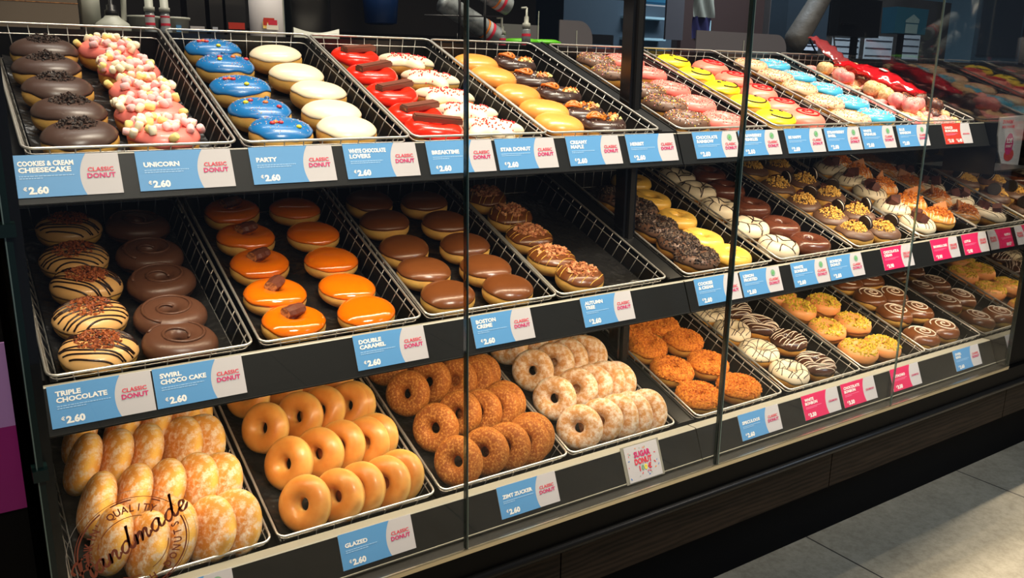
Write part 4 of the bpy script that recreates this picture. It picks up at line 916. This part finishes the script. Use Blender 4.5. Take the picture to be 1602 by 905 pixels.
t=thing('cardboard_box','brown cardboard box at the far left behind the baskets','box',(.13,1.95,ZB)); q=MB(); q.box((-.30,-.08,.001),(.112,.10,.20),'cardb'); q.build('box_body',t); q=MB(); q.box((-.30,-.0805,.052),(.1125,-.0802,.0535),'wafer'); q.build('tape_line',t)
t=thing('plastic_jug','grey white jug with black pump behind the marshmallow donuts','jug',(.30,1.93,ZB))
q=MB(); q.lathe([(.030,.0),(.034,.004),(.034,.012),(.030,.020),(.016,.030),(.013,.034)],'plw',24,Matrix.Translation((.005,-.03,.001))); q.box((-.045,-.01,.001),(-.012,.03,.10),'plw'); q.build('jug_body',t,True)
q=MB(); q.tube([(.018,.0,.012),(.032,.0,.03),(.034,0,.07),(.026,0,.085),(.006,0,.088)],.0055,'plw',8); q.build('handle',t,True)
q=MB(); q.lathe([(.012,.034),(.013,.036),(.013,.044),(.009,.046),(.009,.054),(.004,.056),(.004,.10)],'blackpl',16,Matrix.Translation((.005,-.03,.001))); q.build('pump',t,True)
for x,d in ((.373,'left grey tub behind the striped bottles'),(.435,'right grey tub with small blue sticker behind the basket')):
    t=thing('plastic_tub',d,'tub',(x+.01,2.0,ZB)); q=MB(); q.lathe([(.026,.0),(.030,.036),(.033,.037),(.033,.042),(.028,.042)],'plw',28,Matrix.Translation((0,0,.001))); q.build('tub_body',t,True)
    if x>.4: q=MB(); q.box((-.004,-.0305,.012),(.007,-.0292,.026),'lblue'); q.build('blue_sticker',t)
for x,d in ((.372,'left red striped dressing bottle with grey cap'),(.401,'right red striped dressing bottle with grey cap')):
    t=thing('striped_bottle',d,'bottle',(x,1.88,ZB)); q=MB(); q.lathe([(.012,0),(.012,.010),(.009,.018),(.0085,.05)],'cupp',16,Matrix.Translation((0,0,.001))); q.build('bottle_body',t,True)
    q=MB(); q.lathe([(.0092,.018),(.0092,.040)],'card',16,cap=False); q.lathe([(.0095,.019),(.0095,.024)],'tred',16,cap=False); q.lathe([(.0095,.035),(.0095,.038)],'tred',16,cap=False); q.build('striped_wrap',t,True)
    q=MB(); q.lathe([(.0105,.046),(.0105,.054),(.008,.055),(.008,.075)],'plw',16); q.build('cap',t,True)
for k,(x,w,d) in enumerate(((.515,.040,'black carton with white barcode label'),(.560,.030,'narrow black carton with small pale label'),(.605,.046,'black carton with red label beside cake container'))):
    t=thing('black_carton',d,'carton',(x,2.12,ZB)); q=MB(); q.box((-w/2,-.03,.012),(w/2,.03,.13),'blackpl'); q.build('carton_body',t)
    q=MB(); q.box((-w/2+.004,-.0306,.020+.004*k),(w/2-.004-.010*(k==1),-.0301,.031+.012*(k==2)),['card','paper','lred'][k]); q.build('carton_label',t)
    q=MB(); q.box((-w/2-.002,-.03,.0005),(w/2+.002,.04,.012),'steel' if k==0 else 'blackpl'); q.build('carton_base',t)
t=thing('cake_container','white container printed with red strawberry cake slice','container',(.625,1.93,ZB))
q=MB(); q.lathe([(.036,.001),(.037,.004),(.037,.12)],'card',32,Matrix.Diagonal((1,.7,1,1))); q.build('container_body',t,True)
q=MB(); cy=-.0265
for j,(dx,dz,sx_,sz_,m_) in enumerate(((-.004,.030,.013,.008,'crumb_yel'),(.004,.027,.013,.007,'sp_wh'),(-.003,.041,.012,.005,'lred'),(.005,.036,.010,.006,'tred'),(-.012,.036,.004,.007,'lred'))): q.box((dx-sx_,cy-.0006-.0001*j,dz-sz_*.8),(dx+sx_,cy-.0002,dz+sz_),m_,Matrix.Rotation(0,4,'Z'))
q.build('cake_picture',t)
t=thing('coffee_urn','tall brushed steel cylinder behind the white iced donuts','urn',(.775,2.08,ZB))
q=MB(); q.lathe([(.060,.001),(.060,.30)],'steel',40,Matrix.Diagonal((1,.6,1,1))); q.build('urn_body',t,True); q=MB(); q.box((-.082,-.03,.001),(-.066,.03,.3),'slate'); q.build('side_column',t); q=MB(); q.tube([(-.072,-.036,.001),(-.073,-.036,.3)],.0025,'plw'); q.build('blue_tube',t)
t=thing('grey_scoop_tray','pale grey curved plastic tray behind the white donuts','tray',(.705,1.86,ZB)); q=MB(); G=[]
for i in range(13): f=i/12; G.append((-.045+.105*f,.0006,.0225-.012*math.sin(math.pi*f)*(.8)))
q.grid([[(x,-.004,.001) for x,_,z in G],[(x,-.004,z+.004) for x,_,z in G],[(x,.004,z+.004) for x,_,z in G],[(x,.004,.001) for x,_,z in G]],'plw'); q.build('tray_front',t,True)
t=thing('blue_bucket','deep blue plastic bucket hanging on the brown wall','bucket',(1.225,2.62,.158)); q=MB(); q.lathe([(.040,-.004),(.052,.0),(.064,.16),(.060,.16),(.046,.01)],'bluepl',32); q.build('bucket_body',t,True); q=MB(); q.tube([(0,.04,.10),(0,.128,.10)],.004,'steel'); q.build('wall_hook',t)
# cup rack
t=thing('cup_rack','black wire rack holding leaning sleeves of clear cups','rack',(1.15,1.93,ZB)); q=MB()
for x in (-.03,.045): q.tube([(x,0,.001),(x,0,.16)],.0035,'blackpl',8)
for z in (.075,): q.tube([(-.13,0,z-.003),(.10,0,z+.004)],.002,'blackpl',6)
for k in range(6): q.tube([(-.02+.01*k,.03,.001),(-.02+.01*k,.03,.035-.004*k)],.0016,'blackpl',5)
q.tube([(-.03,0,.001),(-.03,.06,.001),(.045,.06,.001),(.045,0,.001)],.003,'blackpl',6); q.build('rack_frame',t,True)
def cups(x0,z0,x1,z1,y,r,d,col):
    c=thing('cup_sleeve',d,'cups',((x0+x1)/2,y,(z0+z1)/2)); a=Vector((x0-x1,0,z0-z1)); L=a.length; a.normalize(); b=Vector((0,1,0)); e=a.cross(b); M=Matrix((e,b,a)).transposed().to_4x4()
    prof=[]; n=26
    for i in range(n+1): prof+= [(r*(.93),-L/2+L*i/n),(r,-L/2+L*i/n+L/n*.3)]
    q=MB(); q.lathe(prof,'cupp',24,M); q.build('stacked_cups',c,True)
    q=MB(); q.lathe([(r*1.01,-L/2+.022),(r*1.01,-L/2+.030)],'tred',24,M,False); q.lathe([(r*1.01,-L/2+.031),(r*1.01,-L/2+.040)],'card',24,M,False); q.lathe([(r*1.01,-L/2+.041),(r*1.01,-L/2+.046)],'sp_or',24,M,False); q.build('cup_stripes',c,True)
cups(1.10,.178,1.262,.100,1.98,.026,'lower sleeve of stacked clear cups leaning on the rack','')
cups(1.13,.25,1.300,.178,1.98,.025,'upper sleeve of stacked clear cups above the rack','')
for x,y,h,d in ((1.292,2.00,.062,'short white pump bottle behind the cup rack'),(1.318,1.92,.085,'tall pump bottle with red striped wrap right of the cups')):
    t=thing('pump_bottle',d,'bottle',(x,y,ZB)); q=MB(); q.lathe([(.012,.001),(.012,h*.55),(.009,h*.62)],'cupp',16); q.build('bottle_body',t,True)
    q=MB(); q.lathe([(.0123,h*.12),(.0123,h*.2)],'tred',16,cap=False); q.lathe([(.0123,h*.38),(.0123,h*.46)],'tred',16,cap=False); q.build('striped_wrap',t,True)
    q=MB(); q.lathe([(.011,h*.62),(.011,h*.76),(.006,h*.80),(.006,h*.95),(.003,h),(.003,h+.02)],'plw',16); q.tube([(0,0,h+.02),(-.016,0,h+.018)],.003,'plw',6); q.build('pump_head',t,True)
for k,(x,d) in enumerate(((1.365,'left lime green container lid on the counter'),(1.44,'right lime green container lid on the counter'))):
    t=thing('green_lid',d,'lid',(x,2.02,ZB)); q=MB(); q.lathe([(.048,.016),(.055,.018),(.055,.024),(.040,.028+.002*k),(.038,.030)],'grn',32); q.build('lid_top',t,True); q=MB(); q.lathe([(.042,.0005),(.046,.016)],'clear',32); q.build('clear_bowl',t,True)
t=thing('acrylic_guard','low square grey acrylic guard behind the brown sprinkle donuts','guard',(1.46,2.12,ZB)); q=MB(); q.box((-.11,-.002,.001),(.04,.002,.075),'greypl'); q.build('guard_sheet',t); q=MB(); q.tube([(.034,-.004,.001),(.036,-.004,.115)],.0016,'plw'); q.build('guard_clip',t)
def rounded_guard(x,y,w,h,d,m_):
    t=thing('rounded_guard',d,'guard',(x,y,ZB)); pts=[(-w/2,.001),(w/2,.001)]
    for i in range(9): a=R(90*i/8); pts.append((w/2-.055+.055*math.cos(a),h-.055+.055*math.sin(a)))
    pts.append((-w/2,h)); n=len(pts); q=MB(); q.add([(a,-.002,b) for a,b in pts]+[(a,.002,b) for a,b in pts],[tuple(range(n)),tuple(range(2*n-1,n-1,-1))]+[(i,(i+1)%n,n+(i+1)%n,n+i) for i in range(n)],m_); q.build('guard_sheet',t)
    q=MB(); q.tube([(0,-.004,.001),(0,-.004,h*.7)],.0018,'plw'); q.build('guard_clip',t)
rounded_guard(1.67,2.16,.13,.098,'rounded grey acrylic guard left of the black post','greypl')
rounded_guard(2.36,2.10,.46,.086,'wide rounded grey acrylic guard behind the smiley donuts','greypl')
# kitchen beyond
t=thing('wall_sign','pale framed sign high on the kitchen wall left of the post','sign',(2.62,4.9,.50)); q=MB(); q.box((1.2,-.01,0.02),(1.50,0,.3),'paper'); q.build('sign_sheet',t); q=MB(); q.box((1.22,-.013,.045),(1.27,-.010,.055),'ink'); q.build('sign_lettering',t)
t=thing('blue_poster','blue framed poster at the top edge right of the post','poster',(2.96,3.2,.335)); q=MB(); q.box((-.095,0,0),(.095,.006,.25),'card'); q.build('frame',t); q=MB(); q.box((-.088,-.001,.008),(.088,0,.24),'poster'); q.box((-.088,-.0015,.012),(.088,-.001,.018),'posterdk'); q.build('print',t)
t=thing('steel_cabinet','dark slate kitchen cabinet with shelves behind the pink donuts','cabinet',(3.06,3.6,ZF)); q=MB(); q.box((-.36,0,0),(.40,.45,1.50),'slate'); q.build('cabinet_body',t)
q=MB()
for z in (1.20,1.30,1.41): q.box((.02,-.06,z),(.30,0,z+.012),'postw')
q.build('cabinet_shelf',t); q=MB(); q.box((-.33,-.02,1.15),(-.04,-.005,1.32),'blackpl'); q.box((-.32,-.024,1.16),(-.06,-.018,1.27),'slate'); q.build('oven_door',t)
t=thing('grey_board','tall grey board standing beside the hanging towel','board',(2.83,2.95,.17)); q=MB(); q.box((-.035,0,-.002),(.075,.01,.32),'greypl'); q.build('board_sheet',t)
t=thing('hanging_towel','purple and cream cloth hanging in the kitchen','towel',(2.93,2.86,.17)); q=MB(); G=[]
for i in range(9): G.append([(-.055+.115*j/10,.006*math.sin(j*1.3+i*.3),.012*i+.004*math.sin(j)) for j in range(11)])
q.grid(G,'purple'); q.build('purple_cloth',t,True); q=MB(); G=[]
for i in range(9): G.append([(-.062+.13*j/10,-.008+.007*math.sin(j*1.1+i*.4),.096+.011*i) for j in range(11)])
q.grid(G,'creamc'); q.build('cream_cloth',t,True)
t=thing('machine_hose','thick grey hose slanting down in the kitchen','hose',(3.02,2.4,.10)); q=MB(); q.tube([(-.02,0,.02),(.0,0,.06),(.07,0,.15),(.14,0,.24),(.20,0,.34),(.24,0,.46)],[.042,.050,.046,.042,.042,.042],'armg',16); q.build('hose_body',t,True)
t=thing('grey_column','dark grey machine column behind the hose','machine',(3.20,2.75,ZB)); q=MB(); q.box((.12,-.05,.10),(.42,.05,.62),'slate'); q.box((.44,-.06,.14),(.78,.06,.40),'blackpl'); q.build('machine_body',t)
q=MB()
for x,dx in ((.20,.06),(.26,.12),(.47,.02)): q.tube([(x,-.05,.16),(x+dx*.4,-.06,.09),(x+dx,-.06,.02)],.004,'blackpl',6)
q.build('cable',t,True)
t=thing('monitor','black monitor back behind the kitchen counter','monitor',(3.55,2.5,ZB)); q=MB(); q.box((-.15,-.02,.125),(.16,.02,.29),'blackpl'); q.box((-.13,-.035,.17),(-.03,-.02,.18),'steel'); q.build('screen_housing',t); q=MB(); q.box((-.01,-.01,.001),(.02,.01,.13),'blackpl'); q.build('stand',t)
t=thing('notice_screen','dark grey screen panel carrying the notice sheets','screen',(4.7,3.23,ZF)); q=MB(); q.box((-.9,-.02,.001),(.85,.02,1.60),'walldark'); q.build('screen_panel',t)
t=thing('blue_bag','blue paper bag printed with a pale house shape','bag',(3.48,2.22,.195)); q=MB(); q.prism([(-.03,.0),(.03,.0),(.035,.105),(-.035,.105)],-.10,.13,'poster'); q.build('bag_body',t)
q=MB(); q.add([(-.03,-.034,.055),(.02,-.036,.080),(.07,-.034,.06),(.07,-.033,.045),(-.03,-.033,.045)],[(0,1,2,3,4)],'postw'); q.add([(-.025,-.032,.002),(.065,-.032,.002),(.065,-.033,.04),(-.025,-.033,.04)],[(0,1,2,3)],'postw'); q.build('house_print',t); q=MB(); q.box((-.01,-.01,-.1265),(.01,.01,.002),'blackpl'); q.build('stand',t)
for k,(x,z,w,h) in enumerate(((4.22,.27,.10,.22),(4.16,.16,.13,.12),(4.48,.08,.26,.17),(4.80,.06,.28,.20),(5.12,.09,.22,.19))):
    t=thing('notice_sheet','%s pale printed notice sheet on the kitchen screen'%['highest','second from left','third from left','fourth from left','rightmost'][k],'notice',(x,3.2,z)); q=MB(); q.box((-w/2,0,0),(w/2,.004,h),'paper'); q.build('sheet',t)
    q=MB()
    for j in range(4): q.box((-w/2+.008,-.002,h*(.85-.22*j)),(w/2-.01,0,h*(.85-.22*j)+.006),'ink')
    q.build('printed_lines',t)
for k,(z,h,d) in enumerate(((.36,.14,'upper pale blue sheet beside the thick pane joint'),(.24,.09,'lower pale blue sheet beside the thick pane joint'))):
    t=thing('blue_sheet',d,'sheet',(3.80,3.7,z)); q=MB(); q.box((-.05,0,0),(.07,.004,h),'postw'); q.build('sheet',t); q=MB(); q.box((-.004,.004,-.03),(.004,1.4,h*.5),'blackpl') if 0 else q.box((-.045,-.001,h*.4),(.06,0,h*.45),'poster'); q.build('printed_band',t)
t=thing('sheet_board','dark reddish brown board carrying two pale blue sheets','board',(3.95,3.72,ZF)); q=MB(); q.box((-.3,0,.001),(1.1,.03,2.1),'redboard'); q.build('board',t)
t=thing('blue_locker','tall slate blue locker far behind the right end','locker',(6.75,3.5,ZF)); q=MB(); q.box((-.35,0,.001),(.35,.5,2.0),'blueloc'); q.build('locker_body',t); q=MB(); q.box((-.30,-.01,1.30),(.30,0,1.9),'slate'); q.box((-.30,-.01,.4),(.30,0,1.25),'slate'); q.build('locker_door',t)
# right neighbour
t=thing('neighbour_counter','black counter adjoining the right end of the case','counter',(2.9,1.35,-.74)); q=MB(); q.box((-.59,-.31,.0),(.7,.34,.345),'blackpanel'); q.build('counter_body',t)
t=thing('black_display_box','small glossy black display box beyond the case end','box',(2.50,1.30,-.395)); q=MB(); q.box((-.12,-.10,.001),(.13,.12,.155),'post'); q.build('box_body',t); q=MB(); q.box((-.122,-.102,.153),(.132,.122,.158),'bar_b'); q.build('box_lid',t)
t=thing('offer_sign','curved white offer sign with pink heart at right edge','sign',(2.755,1.36,-.25)); pts=[(-.055,.145),(-.052,.09),(-.035,.04),(-.005,.0),(.10,-.02),(.10,.15)]; n=len(pts)
q=MB(); q.add([(a,-.002,b) for a,b in pts]+[(a,.002,b) for a,b in pts],[tuple(range(n)),tuple(range(2*n-1,n-1,-1))]+[(i,(i+1)%n,n+(i+1)%n,n+i) for i in range(n)],'card'); q.build('sign_board',t)
q=MB(); fn=lambda p:(p[0],-.0026,p[1])
q.add([(.022+.026*math.cos(i*.2618)*(.9 if i%2 else 1),-.0023,.062+.034*math.sin(i*.2618)) for i in range(24)],[tuple(range(24))],'tmag'); q.add([(.030+.030*math.cos(i*.2618),-.0022,.028+.02*math.sin(i*.2618)) for i in range(24)],[tuple(range(24))],'lred')
q.build('pink_heart',t)
q=MB(); addtext(q,"DUNKIN'",-.035,.126,.011,'tred',fn=fn,bold=.04); addtext(q,'MERCHANDISE',-.035,.112,.008,'tred',fn=fn,bold=.04,maxw=.10); fn2=lambda p:(p[0],-.0029,p[1]); addtext(q,'3.2€',.004,.066,.014,'ltext',fn=fn2,bold=.04,maxw=.034); addtext(q,'DONUT',.004,.052,.008,'ltext',fn=fn2,bold=.03,maxw=.034); q.build('sign_lettering',t)
t=thing('sign_holder','clear bent acrylic sign holder beyond the case end','sign holder',(2.715,1.40,-.395)); q=MB(); q.box((-.10,0,.001),(.10,.004,.16),'clear'); q.build('holder_sheet',t)
t=thing('drink_bottle','clear drink bottle with pale label at the right edge','bottle',(2.405,1.075,-.395)); q=MB(); q.lathe([(.034,.001),(.036,.01),(.036,.10),(.030,.13),(.012,.17),(.012,.19)],'clear',24); q.build('bottle_body',t,True); q=MB(); q.lathe([(.0365,.045),(.0365,.095)],'plw',24,cap=False); q.build('bottle_label',t,True)
# left neighbour
mt['lilac']=flat('lilac_panel',(150,112,160),0.4); mt['magenta']=flat('magenta_panel',(124,16,92),0.4)
t=thing('striped_cabinet','black cabinet with lilac and magenta bands left of the case','cabinet',(-.3,1.3,ZF)); q=MB(); q.box((-.6,-.21,.0),(.326,.4,1.2),'blackpanel'); q.build('cabinet_body',t)
q=MB(); q.box((-.6,-.214,.699),(.326,-.21,.801),'lilac'); q.build('lilac_band',t); q=MB(); q.box((-.6,-.214,.592),(.326,-.21,.699),'magenta'); q.build('magenta_band',t)
